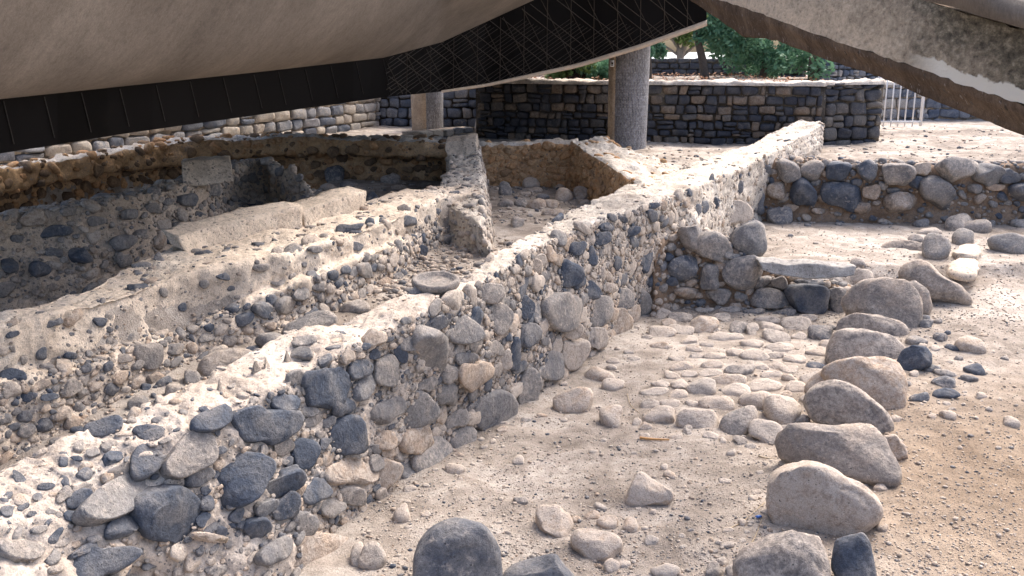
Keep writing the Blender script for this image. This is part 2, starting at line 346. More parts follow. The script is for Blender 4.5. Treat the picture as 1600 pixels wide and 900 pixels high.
def fill(key, radii, tones, cover=(1, 1, 1), region=None, aspect=(1.1, 1.9), ang=.5, prot=.45, gap=1.0, seed=3):
    """dart-thrown rubble bedded in the face of a wall; returns one Bag"""
    w_ = WALLS[key]; V, Fc = w_['V'], w_['F']; r_ = np.random.RandomState(seed)
    a = V[Fc]; ar = np.linalg.norm(np.cross(a[:, 2] - a[:, 0], a[:, 3] - a[:, 1]), axis=1); cum = np.cumsum(ar); tot = cum[-1]
    bag = Bag(); cell = .3; hashd = {}; placed = []
    def put(p, r):
        hashd.setdefault(tuple(np.floor(p / cell).astype(int)), []).append((p, r))
    for p, r in w_['acc']: put(p, r)
    for (rlo, rhi), cv in zip(radii, cover):
        nt_ = int(tot * cv / (math.pi * ((rlo + rhi) / 2) ** 2) * 1.6); fi = np.searchsorted(cum, r_.rand(nt_) * tot)
        for f in fi:
            f = min(f, len(Fc) - 1); uv = r_.rand(2); q = a[f]; p = (q[0] * (1 - uv[0]) + q[1] * uv[0]) * (1 - uv[1]) + (q[3] * (1 - uv[0]) + q[2] * uv[0]) * uv[1]
            n = w_['n'][Fc[f][0]]
            r = r_.uniform(rlo, rhi)
            if region and not (region(p, n, r_, r) if region.__code__.co_argcount == 4 else region(p, n, r_)): continue
            k = np.floor(p / cell).astype(int); ok = True
            for dx in (-1, 0, 1):
                for dy in (-1, 0, 1):
                    for dz in (-1, 0, 1):
                        for (p2, r2) in hashd.get((k[0] + dx, k[1] + dy, k[2] + dz), ()):
                            if np.sum((p - p2) ** 2) < ((r + r2) * gap) ** 2: ok = False; break
                        if not ok: break
                    if not ok: break
                if not ok: break
            if not ok: continue
            put(p, r)
            asp = r_.uniform(*aspect); t1 = np.cross(n, [0, 0, 1.]) if abs(n[2]) < .85 else np.cross(n, [r_.normal(), r_.normal(), 0]); t1 /= np.linalg.norm(t1) + 1e-9
            an = r_.normal() * .35; t2 = np.cross(n, t1); t1, t2 = t1 * math.cos(an) + t2 * math.sin(an), -t1 * math.sin(an) + t2 * math.cos(an)
            ra, rb = r * math.sqrt(asp), r / math.sqrt(asp); o1 = r_.uniform(0, 6, 3)
            rp = 1 / np.sqrt((np.cos(PH) / ra) ** 2 + (np.sin(PH) / rb) ** 2) * (1 + .1 * np.sin(2 * PH + o1[0]) + .08 * np.sin(3 * PH + o1[1]) + .04 * np.sin(5 * PH + o1[2]))
            d = np.linalg.norm(p - C0); px = r / d * F
            sub = 3 if px > 14 else 2 if px > 3.5 else 1
            Vs, Fs = shape(rp, t1, t2, n, rb * prot * 1.3, rb * .9, sub, min(1, ang * r_.uniform(.5, 1.9)), r, r_.randint(1 << 30), .57)
            placed.append((p, r))
            bag.add(Vs + p - n * rb * prot * r_.uniform(-.15, .45), Fs, tone(tones(p, r_) if callable(tones) else tones[r_.randint(len(tones))]))
    # open joints: the mortar recedes round the larger stones
    V = w_['V']; dV = np.zeros(len(V)); from_ = [q for q in w_['acc'] + placed if q[1] > .028]
    order = np.argsort(V[:, 1]); ys = V[order, 1]
    for p, r in from_:
        i0, i1 = np.searchsorted(ys, (p[1] - 1.7 * r, p[1] + 1.7 * r)); ix = order[i0:i1]; d = np.linalg.norm(V[ix] - p, axis=1) / r
        dV[ix] = np.maximum(dV[ix], np.exp(-((d - 1.05) / .3) ** 2) * min(.024, .3 * r))
    w_['V'] = V - w_['n'] * dV[:, None]
    return bag
Z = lambda l: [W(*a) for a in l]
def offs(line, dx, dy, z=None, dz=0):
    o = np.array(line, float) + np.array([dx, dy, dz])
    if z is not None: o[:, 2] = z
    return o

# main rubble wall crossing the picture
L1 = Z([(-420, 905, 1.08), (0, 725, 1.15), (200, 640, 1.18), (390, 555, 1.22), (560, 490, 1.27), (700, 440, 1.32), (800, 385, 1.38), (870, 338, 1.42), (960, 300, 1.46), (1050, 264, 1.5), (1165, 226, 1.58), (1250, 187, 1.9)])
R1 = Z([(-330, 990, .93), (60, 790, 1.0), (250, 695, 1.08), (400, 625, 1.13), (520, 560, 1.18), (640, 500, 1.25), (760, 437, 1.32), (880, 368, 1.4), (1010, 320, 1.45), (1090, 290, 1.48), (1180, 252, 1.52), (1285, 194, 1.88)])
F1 = Z([(50, 1400, 0), (330, 1030, 0), (450, 915, 0), (540, 830, 0), (612, 768, 0), (705, 700, 0), (805, 640, 0), (905, 572, .0), (1005, 497, .02)]) + [np.array([2.5, 12.6, .1]), np.array([3.7, 15.1, .45]), np.array([5.62, 17.6, 1.3])]
FM = [a * .5 + b * .5 + np.array([.03, -.03, 0]) for a, b in zip(R1, F1)]
B1 = [a + np.array([-.12, .05, 0]) for a in L1]; B1 = [np.array([p[0], p[1], .4]) for p in B1]
F1b = [p + np.array([.03, -.03, -.12]) for p in F1]
wall('main', [B1, L1, R1, FM, F1, F1b], .026, (.045, .012, .009), dents=[(WY(x_, 904, y_), .12, .2) for x_, y_ in ((235, 4.55), (285, 4.65), (335, 4.75), (385, 4.88))])
# second wall with the plastered face, trench side
T2 = Z([(-260, 585, 1.4), (0, 512, 1.42), (130, 478, 1.42), (280, 432, 1.43), (400, 408, 1.44), (480, 388, 1.46), (600, 348, 1.5), (690, 310, 1.5), (755, 300, 1.5)])
K2 = Z([(-260, 560, 1.4), (0, 490, 1.43), (130, 450, 1.43), (280, 386, 1.43), (400, 352, 1.44), (480, 336, 1.46), (580, 312, 1.5), (680, 292, 1.52), (740, 284, 1.52)])
_px = (-260, 0, 130, 280, 400, 480, 600, 690, 755)
E2i = [WY(x, y, t[1] - .03) for x, y, t in zip(_px, (670, 588, 560, 510, 457, 427, 382, 352, 322), T2)]
E2 = [WY(x, y, t[1] - .17) for x, y, t in zip(_px, (680, 598, 570, 520, 466, 435, 388, 358, 328), T2)]
G2 = [WY(x, y, t[1] - .27) for x, y, t in zip(_px, (830, 708, 654, 579, 518, 484, 437, 403, 369), T2)]
G2b = [p + np.array([.05, -.05, -.2]) for p in G2]; K2b = [np.array([p[0] - .08, p[1] + .04, .45]) for p in K2]
wall('plaster', [K2b, K2, T2, E2i, E2, G2, G2b], .028, (.045, .014, .008), smooth=1)
# third, lower grey wall behind it
T3 = Z([(-260, 390, 1.58), (0, 340, 1.6), (160, 316, 1.63), (300, 286, 1.66), (400, 252, 1.68), (462, 270, 1.62), (500, 318, 1.3)])
G3 = [WY(x, y, t[1] - .24) for x, y, t in zip((-260, 0, 160, 300, 400, 462, 500), (570, 496, 455, 404, 368, 342, 328), T3)]
K3 = [p + np.array([-.28, .3, .0]) for p in T3]; K3b = [np.array([p[0], p[1] + .05, .4]) for p in K3]
G3b = [p + np.array([.05, -.05, -.15]) for p in G3]
G3m = [a * .55 + b * .45 for a, b in zip(T3, G3)]; G3n = [p + np.array([.06, -.09, -.02]) for p in G3m]
wall('grey', [K3b, K3, T3, G3m, G3n, G3, G3b], .04, (.05, .025, .014), smooth=1)
# octagon wall at the back: ochre band over a dark undercut
T4 = Z([(-300, 312, 1.75), (0, 264, 1.75), (150, 242, 1.75), (280, 224, 1.76), (430, 214, 1.78), (560, 217, 1.76), (700, 219, 1.74)])
K4 = [p + np.array([-.15, .5, .02]) for p in T4]; K4b = [np.array([p[0], p[1], 1.3]) for p in K4]
D4 = [p + np.array([.05, -.05, -.30]) for p in T4]; D4b = [p + np.array([-.18, .22, -.32]) for p in T4]; G4 = [np.array([p[0] - .12, p[1] + .15, .7]) for p in T4]
wall('octagon', [K4b, K4, T4, D4, D4b, G4], .05, (.05, .03, .014), smooth=2)
# cross wall between the two rooms
TL5 = Z([(672, 302, 1.45), (688, 284, 1.5), (699, 262, 1.55), (700, 242, 1.62), (706, 224, 1.7)])
TR5 = Z([(752, 352, 1.32), (756, 305, 1.48), (752, 262, 1.58), (750, 235, 1.66), (752, 218, 1.72)])
GL5 = [np.array([p[0] - .05, p[1], .8]) for p in TL5]; GR5 = [np.array([p[0] + .14, p[1] - .05, .85]) for p in TR5]
wall('cross_house', [GL5, TL5, TR5, GR5], .04, (.03, .02, .012))
# back wall and side wall of the right-hand room
T6 = Z([(744, 226, 1.68), (800, 224, 1.7), (850, 224, 1.7), (905, 224, 1.72)])
K6 = [p + np.array([0, .4, .03]) for p in T6]; G6 = [np.array([p[0], p[1] - .06, .85]) for p in T6]; K6b = [np.array([p[0], p[1], 1.2]) for p in K6]
wall('room_back', [K6b, K6, T6, G6], .05, (.04, .03, .016))
# (listed near -> far is left -> right from the far side, so the ochre face looks left)
TLw = Z([(1004, 294, 1.48), (972, 272, 1.55), (938, 250, 1.62), (908, 232, 1.7), (892, 221, 1.76)])
TRw = Z([(1075, 262, 1.46), (1040, 252, 1.52), (1005, 240, 1.6), (975, 228, 1.68), (945, 217, 1.78)])
GLw = [np.array([p[0] - .08, p[1], .85]) for p in TLw]; GRw = [np.array([p[0] + .05, p[1], 1.2]) for p in TRw]
wall('room_side', [GLw, TLw, TRw, GRw], .045, (.05, .03, .016))
# retaining wall of boulders on the right
T8 = [W(1165, 254, 1.42), W(1230, 254, 1.43), W(1300, 255, 1.43), W(1400, 258, 1.42), W(1500, 258, 1.42), W(1610, 260, 1.4), W(1760, 262, 1.4)]
G8 = [np.array([p[0] + .02, p[1] - .16, .38]) for p in T8]; K8 = [p + np.array([0, .5, 0]) for p in T8]; K8b = [p + np.array([0, .1, -.4]) for p in K8]
wall('retaining', [K8b, K8, T8, G8], .045, (.05, .03, .014))
# low wall of boulders closing the front room
T9 = [np.array(p) for p in [(1.75, 11.5, 1.0), (2.1, 11.75, 1.0), (2.6, 11.75, .88), (3.1, 11.7, .62), (3.7, 11.6, .42), (4.25, 11.5, .36)]]
G9 = [np.array([p[0] + .02, p[1] - .22, -.02]) for p in T9]; K9 = [p + np.array([0, .5, 0]) for p in T9]; K9b = [p + np.array([0, .1, -.5]) for p in K9]
wall('boulder_low', [K9b, K9, T9, G9], .035, (.05, .03, .014))

# ------------------------------------------------------------------ terrain
def inpoly(X, Y, poly):
    ins = np.zeros(X.shape, bool); n = len(poly); j = n - 1
    for i in range(n):
        xi, yi = poly[i][:2]; xj, yj = poly[j][:2]
        c = ((yi > Y) != (yj > Y)) & (X < (xj - xi) * (Y - yi) / (yj - yi + 1e-12) + xi); ins ^= c; j = i
    return ins
GX0, GX1, GY0, GY1, GS = -10, 14, .0, 30, .05
gx = np.arange(GX0, GX1 + GS / 2, GS); gy = np.arange(GY0, GY1 + GS / 2, GS)
XX, YY = np.meshgrid(gx, gy, indexing='ij')
ZZ = np.full(XX.shape, 1.38)
mid1 = [(a * .4 + b * .6) for a, b in zip(L1, R1)]
retl = [(p[0], p[1] + .28) for p in T8]
low = [(-4.2, 0)] + [tuple(p[:2]) for p in mid1[:11]] + retl + [(14.1, 16.2), (14.1, 0)]
inlow = inpoly(XX, YY, low)
zl = .02 + .10 * np.clip((YY - 9) / 4, 0, 1) + .36 * np.clip((YY - 11.9) / .5, 0, 1) * np.clip((XX - 1.6), 0, 1)
rowx = np.interp(YY, [0, 5.4, 6.4, 7.06, 7.87, 8.86, 10, 11, 11.8, 15.8], [1.5, 1.9, 2.4, 2.75, 3.1, 3.55, 3.95, 4.5, 5.2, 7.2])
zr = .06 + .38 * np.clip((YY - 7) / 7.5, 0, 1)
k = np.clip((XX - rowx) / .4 + .5, 0, 1); zl = zl * (1 - k) + np.maximum(zr, zl * (YY > 12.2)) * k
ZZ = np.where(inlow, zl, ZZ)
trench = [(-9.9, -1), (-4.2, -1)] + [tuple((a * .6 + b * .4)[:2]) for a, b in zip(L1[:8], R1[:8])] + [tuple(TL5[1][:2])] + [tuple(p[:2]) for p in reversed(T2)]
ZZ = np.where(inpoly(XX, YY, trench), np.interp(YY, [4, 5.9, 7.9, 9.5, 11.7], [.45, .6, .85, .93, .98]), ZZ)
gap = [tuple(p[:2]) for p in K2] + [(-.75, 15)] + [(p[0] - .1, p[1] + .38) for p in reversed(T4)] + [(-9.9, 9.5), (-9.9, 3)]
pit = [tuple(p[:2]) for p in K3] + [(-2.4, 12.6), (-2.2, 14.2), (-.75, 15)] + [(p[0] - .1, p[1] + .38) for p in reversed(T4)] + [(-9.9, 9.5)]
ZZ = np.where(inpoly(XX, YY, gap) & ~inpoly(XX, YY, trench), np.interp(YY, [8, 9.3, 11.2, 12.2, 13.5], [.5, .6, .74, .95, 1.02]), ZZ)
ZZ = np.where(inpoly(XX, YY, pit) & (XX < -3.2), .45, ZZ)
room = [tuple(((a + b) / 2)[:2]) for a, b in zip(TL5, TR5)] + [(p[0], p[1] + .2) for p in T6] + [tuple(((a + b) / 2)[:2]) for a, b in list(zip(TLw, TRw))[::-1]] + [tuple(p[:2]) for p in L1[5:9]][::-1]
ZZ = np.where(inpoly(XX, YY, room), .98, ZZ)
wbx = np.interp(XX, [-3.4, -.85, -.75, 1.2, 3.6, 6.15, 7.5, 8.95], [24.3, 24.2, 21.2, 20.5, 19.95, 19.3, 19.8, 20.2])
ZZ = np.where((YY > wbx + .25) & (XX > -3.4) & (XX < 7.4), 2.45, ZZ)
def blur(A, it):
    for _ in range(it):
        A = (np.pad(A, ((1, 1), (0, 0)), 'edge')[:-2] + 2 * A + np.pad(A, ((1, 1), (0, 0)), 'edge')[2:]) / 4
        A = (np.pad(A, ((0, 0), (1, 1)), 'edge')[:, :-2] + 2 * A + np.pad(A, ((0, 0), (1, 1)), 'edge')[:, 2:]) / 4
    return A
ZZ = blur(ZZ, 1)
P3 = np.stack([XX, YY, XX * 0], -1)
ZZ = ZZ + .035 * fbm(P3 * .9, 3, 31) + .018 * fbm(P3 * 4.5, 3, 37) + .010 * fbm(P3 * 11, 2, 41)
def gz(x, y):
    i = (x - GX0) / GS; j = (y - GY0) / GS; i0 = int(min(max(i, 0), len(gx) - 2)); j0 = int(min(max(j, 0), len(gy) - 2)); a, b = i - i0, j - j0
    return ZZ[i0, j0] * (1 - a) * (1 - b) + ZZ[i0 + 1, j0] * a * (1 - b) + ZZ[i0, j0 + 1] * (1 - a) * b + ZZ[i0 + 1, j0 + 1] * a * b
GV = np.stack([XX, YY, ZZ], -1).reshape(-1, 3); GF = gridfaces(len(gx), len(gy))
# skirt to the horizon joined to the same sheet
ring = [(-10, 0), (14, 0), (14, 30), (-10, 30)]
def outer():
    V = []; Fq = []
    bx = [-6000, -400, -40, -10, 14, 45, 400, 6000]; by = [-3000, -60, 0, 30, 48, 70, 400, 9000]
    for x in bx:
        for y in by:
            z = 1.38 if y <= 30 else (2.45 if y <= 48 else (-6 if y <= 70 else -9))
            if y == 30: z = 2.4
            V.append((x, y, z - .01))
    nb = len(by)
    for i in range(len(bx) - 1):
        for j in range(nb - 1):
            if bx[i] == -10 and by[j] == 0: continue
            Fq.append([i * nb + j, (i + 1) * nb + j, (i + 1) * nb + j + 1, i * nb + j + 1])
    return np.array(V, float), np.array(Fq)
OV, OF = outer()
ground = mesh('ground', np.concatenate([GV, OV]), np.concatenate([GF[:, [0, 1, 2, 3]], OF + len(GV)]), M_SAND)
tag(ground, kind='structure')
m_water, _t, _b = nt('lake_water', .25, .5); _b.inputs['Base Color'].default_value = (.25, .33, .36, 1); _b.inputs['Metallic'].default_value = .0
water = mesh('lake_water', [(-6000, 72, -5.5), (6000, 72, -5.5), (6000, 9000, -5.5), (-6000, 9000, -5.5)], [[0, 1, 2, 3]], m_water); tag(water, kind='structure')
gbvh = BVHTree.FromPolygons([tuple(v) for v in GV], [tuple(int(i) for i in f) for f in GF])

# ------------------------------------------------------------------ traced stones
# cx cy w h rot tone [angularity]
FACE = """165 668 60 28 -15 b;232 674 45 22 -12 b;332 655 58 34 -20 k 1;412 664 104 56 -14 b 1;447 628 48 26 8 b;507 606 72 60 -8 k 1;562 577 40 26 -6 b 1
470 589 50 20 -10 g;603 580 40 48 10 g;567 603 30 42 10 b 1;669 550 58 64 10 g .3;626 553 19 28 -20 b;637 537 26 24 20 g;585 554 20 14 -25 b;722 517 55 44 5 g .3
777 497 36 47 8 g .3;766 457 44 30 0 g .3;740 586 50 46 -8 t;727 560 32 20 -8 g;699 617 38 38 0 g .2;650 640 58 52 -30 g;604 643 50 36 -28 g;665 600 34 20 -20 g;702 585 22 30 20 g
710 657 45 26 -28 g .2;768 643 66 68 -20 g;540 682 66 54 -10 k 1;534 635 33 30 -15 b 1;512 660 26 16 -20 b 1;487 657 38 14 -25 g;482 644 26 18 0 g;680 505 42 18 -15 b;475 533 38 14 -5 g;470 553 35 17 0 g;507 562 24 12 -30 b
787 562 26 30 0 l 1;820 479 25 37 0 b .2;877 485 60 54 -8 g;937 486 44 44 0 g .2;893 515 34 26 0 l;894 551 43 46 0 l .3;858 572 37 44 5 g;824 606 30 60 12 g .2;826 523 38 32 -20 b;931 530 34 34 0 l
965 503 34 42 30 t;990 490 16 28 0 t;1005 474 21 44 5 g;970 468 38 28 -10 g;923 455 25 28 0 b;838 490 12 30 0 g;803 555 16 48 0 b;950 450 28 16 0 l;909 530 14 20 0 t
227 722 50 46 -10 b .3;297 712 82 54 -32 g .2;180 780 118 48 -28 g .2;264 805 90 84 -12 b .5;378 748 98 70 -24 k 1;309 747 48 24 -34 b 1;190 823 46 30 -12 b;150 880 124 46 -18 b 1;32 858 68 32 8 g 1
71 761 27 13 -8 b;59 778 16 11 10 b;100 773 28 18 -42 g;123 778 48 22 -28 b;30 748 30 14 50 b;109 806 20 15 0 k;87 838 30 13 -52 b;95 849 26 13 -15 g;36 792 18 9 -28 b;11 799 18 18 0 b;50 804 15 10 0 b;125 794 14 9 0 b
217 806 22 14 -10 b;131 860 52 13 -24 b;147 842 22 11 -15 g;324 787 22 22 0 k 1;321 767 16 12 0 k;317 812 24 18 -40 b 1;330 826 30 16 -40 b;345 832 18 20 20 b;370 805 28 15 -50 b;377 820 40 13 -8 b;372 785 42 11 -25 g
132 742 24 18 -35 b;175 716 32 18 -20 b;120 716 20 7 0 b;145 708 22 12 -10 g;168 696 20 12 -20 g;345 704 20 11 -20 b;235 678 40 24 -10 b 1;328 840 62 13 6 t
475 708 44 42 0 k 1;440 696 33 26 0 g;438 757 76 30 -22 b .5;449 737 32 16 -20 b;491 767 42 40 -25 b 1;415 792 36 22 -20 b 1;446 791 46 36 -30 b 1;402 826 42 30 -25 b;474 816 42 34 10 g;518 794 38 28 -5 g 1;549 774 42 28 10 g
547 738 70 44 -8 t;586 724 19 28 -10 g .2;601 741 52 46 -24 t;507 693 14 18 0 b;555 708 38 20 -18 l;600 687 38 34 0 t;585 701 22 15 10 g;650 687 48 42 -12 t .2;671 715 56 64 18 g;722 688 40 40 10 g;637 733 24 28 -20 g 1;627 710 18 18 0 g;605 708 20 15 0 t
750 687 18 20 0 g;742 705 19 20 0 l .2;722 715 20 14 10 l;597 773 24 16 -20 l;602 792 21 17 20 l .1;588 811 32 30 0 l .3;569 828 31 22 -10 t .2;430 862 52 34 -35 g 1;490 862 108 64 -8 t .4
902 388 22 22 0 b 1;890 427 32 44 12 b 1;925 400 15 28 0 k 1;939 372 31 19 -10 b 1;835 415 26 22 0 l;843 405 20 18 30 l;948 355 24 12 0 b;972 343 16 9 0 k;1018 337 17 18 -15 b;1020 321 20 9 0 k;985 362 32 14 -20 b
1010 408 14 36 8 b .3;1090 328 10 20 5 b;1101 324 12 20 0 b;1118 318 10 21 0 b;1156 292 10 18 0 b;1112 281 8 16 10 b;1077 301 7 12 0 b;1150 332 46 32 0 l 1"""
SIDE = """205 335 26 16 0 g;240 325 24 16 0 g;296 312 36 20 0 b;82 362 66 20 -10 b;63 421 32 25 15 b;28 373 26 12 0 b;125 398 38 18 0 b;195 378 44 26 -10 g;310 335 12 12 0 b;248 405 16 24 -10 g;265 375 18 14 0 b
352 342 44 13 -15 b;390 328 22 20 0 b;14 412 30 16 0 b;262 315 20 14 0 g;332 296 46 22 -6 g;150 345 30 16 -10 g;110 330 34 14 -10 g
85 505 36 11 -12 b;20 522 24 10 -20 b;157 503 20 14 0 k;66 554 18 22 10 b;110 556 20 11 0 b;245 500 9 12 0 b;285 480 14 14 30 b;140 518 10 8 0 b;171 515 14 10 0 b;20 587 42 19 0 k 1;112 522 9 7 0 b
231 555 48 39 0 g .3;272 545 34 17 -5 g;194 560 28 14 0 l 1;382 498 36 22 -20 b;322 529 26 14 -10 g;255 537 15 11 0 g;76 621 36 11 -12 b;45 620 28 16 0 b;38 650 30 20 0 b;127 614 20 18 -30 g;148 603 24 16 -25 t;83 644 12 8 0 k
569 422 25 23 0 g .2;520 430 17 16 0 b;540 422 16 15 0 b;573 404 14 14 0 g;582 403 15 12 0 g;614 407 14 22 0 l;595 418 14 12 0 g;678 385 19 18 0 g;661 392 15 20 -20 k;662 411 20 11 0 l;737 361 31 18 -10 b;704 371 34 11 -15 g;782 370 36 16 -15 g;712 356 16 10 0 b
638 346 24 20 0 b;598 347 14 16 0 b;730 324 40 18 -12 b;684 331 11 12 0 b;558 385 22 16 0 b;547 358 46 18 -12 b;578 347 16 14 0 b;632 326 20 18 0 g;457 390 31 18 -20 g;487 375 32 15 -10 l;434 392 20 11 0 l;490 390 28 12 0 g;410 418 30 14 -10 g;350 432 24 12 0 b
470 460 24 22 0 g .2;447 478 34 26 -10 g .2;412 485 30 28 0 b;500 448 22 16 0 g;620 432 20 14 0 g;600 440 24 12 0 t"""
TRENCH = """273 613 36 26 0 g;257 598 27 15 -20 b;217 631 34 24 0 g;300 591 28 22 0 g;352 568 88 40 -16 l;387 576 30 9 -5 b;227 605 18 12 0 b;240 619 12 9 0 b;258 632 32 9 0 g;428 535 60 26 5 g;488 508 86 32 -18 g;555 481 50 22 0 g;520 479 22 18 10 g;430 504 26 11 0 g
175 668 50 16 -25 g;120 672 22 10 0 b;90 690 26 12 0 g;330 605 30 12 0 g;640 455 24 9 0 g;395 548 24 12 0 b"""
GAP = """10 464 34 32 0 k;40 485 46 24 -12 g;79 468 42 18 -10 b;5 490 16 14 0 g;110 458 24 12 0 b"""
PIT = """496 279 29 24 0 l;524 273 30 28 0 b;552 272 20 24 0 b;479 281 17 20 0 g;610 281 34 16 0 g;588 278 18 9 0 g;515 294 30 11 0 t;512 303 24 9 0 g;545 290 30 10 0 g;582 312 20 23 0 b;638 304 46 12 -4 t;476 307 14 14 0 g;560 299 26 10 0 t;625 293 26 8 0 t"""
ROOM = """798 282 24 12 0 t;830 287 30 17 0 l;789 297 22 22 0 b;812 286 12 8 0 t;856 283 18 11 0 t;813 318 22 14 15 g;839 320 30 19 0 t;862 320 22 16 0 o;880 306 26 22 0 t;907 303 26 21 -10 o;912 316 18 9 0 o;790 318 24 15 0 g;848 308 20 8 0 b;866 334 36 11 0 t;808 348 22 20 0 g;835 298 28 8 0 l;874 292 16 8 0 t;820 303 18 7 0 l"""
FLOOR = """628 804 28 33 0 l .2;560 868 28 40 0 g .2;582 871 40 50 20 g .2;711 733 30 20 0 t;810 720 20 15 0 w;814 782 22 14 0 g;865 817 60 56 0 t 1;934 855 78 54 18 t .4;950 817 34 22 10 t;986 822 27 24 20 t;900 812 16 11 0 t;926 806 28 13 -10 t;937 792 24 11 20 g
1020 800 14 9 0 t;1047 742 20 14 30 t;1038 730 12 12 0 l;1017 845 26 14 0 g;955 886 27 24 0 t;976 882 18 13 0 l;1037 893 60 20 5 l;1115 891 28 28 -20 g;1128 878 22 13 20 g;1145 893 24 18 0 g;1137 852 22 11 0 l;1142 708 15 14 0 g;1160 817 14 14 0 o
897 629 62 42 -5 t .4;956 652 42 38 20 t .4;958 602 38 19 0 l;938 587 46 22 10 t;1014 632 36 15 0 g;1030 651 60 26 0 l;1008 666 18 14 0 t;995 660 14 13 0 l;1092 655 56 38 10 l .2;1097 605 46 24 0 g .2;1121 630 48 22 5 l .2;1060 601 30 16 0 l;1022 612 40 13 0 w
1140 594 54 16 0 t;1152 611 44 22 0 l;1184 628 62 28 0 t .2;1195 603 48 20 0 l;1156 577 42 18 -5 g;1149 551 26 15 0 l;1180 556 42 18 5 l;1117 556 32 11 0 l;1085 556 22 9 0 l;1084 545 24 11 0 t;1032 540 36 11 5 o;1033 519 38 19 5 l
1065 515 36 17 0 l;1100 508 40 28 0 o;1063 496 34 17 0 g;1034 491 26 17 10 g;1045 505 22 13 0 t;1116 514 16 11 0 w;1128 497 28 13 0 g;1133 527 50 15 0 w;1155 513 34 20 15 g;1176 515 18 20 20 g;1174 537 36 11 0 l
1204 511 38 15 10 l;1213 527 42 19 10 g;1219 543 40 15 0 l;1200 500 42 11 5 g;1234 507 0 0 0 g;1245 507 48 22 8 g;1283 521 38 25 0 b;1276 549 34 14 5 t;1242 561 36 13 0 w;1273 571 30 9 0 k;1266 590 28 17 -20 g;1244 606 34 17 10 l;1222 643 64 46 18 l .3;1226 617 26 11 0 t
1155 662 64 42 -22 g .2;1197 677 46 40 15 g .2;1111 681 22 11 10 l;1157 688 20 19 0 g 1;1129 688 12 10 0 l;1075 673 17 14 30 g;1007 680 14 8 0 l;1173 697 16 8 0 g;1056 682 20 10 -10 t;1098 484 30 9 0 g;1140 484 36 9 0 b;1180 487 30 10 0 b;1225 488 36 10 0 b;1262 497 26 11 0 g
1205 585 30 12 0 l;1232 578 30 12 0 l;1110 583 34 12 0 w;1078 585 28 11 0 w;1290 590 18 12 0 g;1010 527 16 8 0 l;1105 538 22 9 0 l;1212 572 24 11 0 l;1150 530 0 0 0 g;955 575 20 8 0 l;880 600 14 8 0 t;770 690 12 9 0 t;990 560 18 6 0 w"""
RIGHT = """1252 655 26 14 0 g;1226 724 22 12 10 t;1392 694 20 14 0 t;1192 850 24 14 0 g .8;1424 532 22 12 0 g;1448 507 24 14 0 b .8;1400 655 18 12 0 t;1300 512 16 10 0 g;1584 322 60 34 -6 b .5;1597 350 36 16 0 g .4;1470 338 34 22 0 g .4;1440 350 26 14 0 b;1375 762 22 14 0 t;1378 824 20 16 30 t .9
1517 541 48 26 10 t .3;1468 528 22 15 0 b;1489 544 30 9 10 b;1521 578 38 19 5 k 1;1514 592 34 11 8 b 1;1475 597 44 20 8 b 1;1478 616 44 18 10 k 1;1437 622 38 15 -15 b 1;1478 584 38 12 12 g;1456 577 26 13 5 b;1428 584 16 13 -30 w 1;1432 533 36 14 5 g
1482 650 27 15 20 t;1580 661 30 16 15 l .1;1446 498 14 11 0 b;1466 502 16 9 0 g;1580 384 66 34 5 g .2;1462 388 50 42 20 g .3;1505 373 38 26 0 g .2;1498 351 46 26 -10 g .2;1525 356 52 19 -4 g .1;1430 374 24 12 0 g;1451 363 46 11 -6 w
1520 317 60 40 0 b .3;1218 340 42 30 0 b;1555 325 34 14 0 b;1380 500 0 0 0 g;1497 560 16 9 0 g;1545 640 12 8 0 g;1420 600 10 8 0 g;1570 560 14 7 0 g;1340 413 28 16 0 g .2;1345 434 42 28 0 l .4;1560 700 10 6 0 l;1500 700 10 6 0 t;1398 590 10 8 0 t;1310 350 14 6 0 b;1262 352 12 5 0 b;1235 368 10 5 0 b;1275 380 9 5 0 g;1480 520 12 8 0 k"""
RETW = """1190 263 34 28 0 b .3;1230 266 40 32 0 g .3;1269 266 38 31 0 g .3;1310 267 40 29 0 b .4;1355 266 36 32 0 b .5;1402 273 50 42 0 g .5;1440 265 28 20 0 l;1490 268 56 32 5 g .2;1541 272 50 34 -5 g .2;1579 277 36 28 0 b .6;1545 247 56 14 0 b;1215 297 32 30 0 o .3;1254 301 42 38 0 k .2
1317 306 70 38 6 b .6;1362 300 28 24 0 o;1408 315 54 30 0 o .2;1395 298 26 10 0 b;1300 289 26 11 0 b;1463 302 58 48 28 g .6;1180 318 30 38 -10 b .2;1555 292 30 12 0 o;1600 300 40 30 0 b;1626 270 44 34 0 g;1340 285 20 14 0 b;1380 290 18 14 0 g;1430 285 26 18 20 b;1522 295 26 16 0 g;1285 310 16 16 0 t;1345 325 30 12 0 o;1235 325 26 12 0 o;1205 282 12 10 0 b;1280 330 24 10 0 o
1195 238 24 8 0 g;1385 243 50 18 0 g;1335 247 24 10 0 b;1465 248 36 10 0 b"""
LOWW = """1043 360 38 50 12 g .5;1079 371 44 38 15 g .5;1115 386 54 48 15 g .5;1064 421 44 34 0 b .3;1108 433 38 37 0 g .4;1078 442 18 17 0 t;1122 418 24 17 15 t;1075 458 38 17 5 t .2;1121 462 48 24 0 g .4;1157 464 20 15 0 g 1;1162 427 62 46 -28 g .3;1143 401 28 11 12 g;1134 409 20 8 0 g;1050 440 20 14 0 b
1190 440 28 18 -5 g .3;1218 442 28 20 0 g .3;1200 466 56 32 5 g .3;1261 466 62 50 0 b .4;1308 468 34 46 0 g .5;1265 445 48 11 4 b 1;1305 441 24 18 10 g;1240 448 14 14 0 t;1090 408 14 12 0 t;1060 395 16 12 0 t;1092 462 14 10 0 t;1140 440 12 12 0 t;1170 455 16 12 0 t;1235 482 20 10 0 t;1290 445 18 10 0 l"""
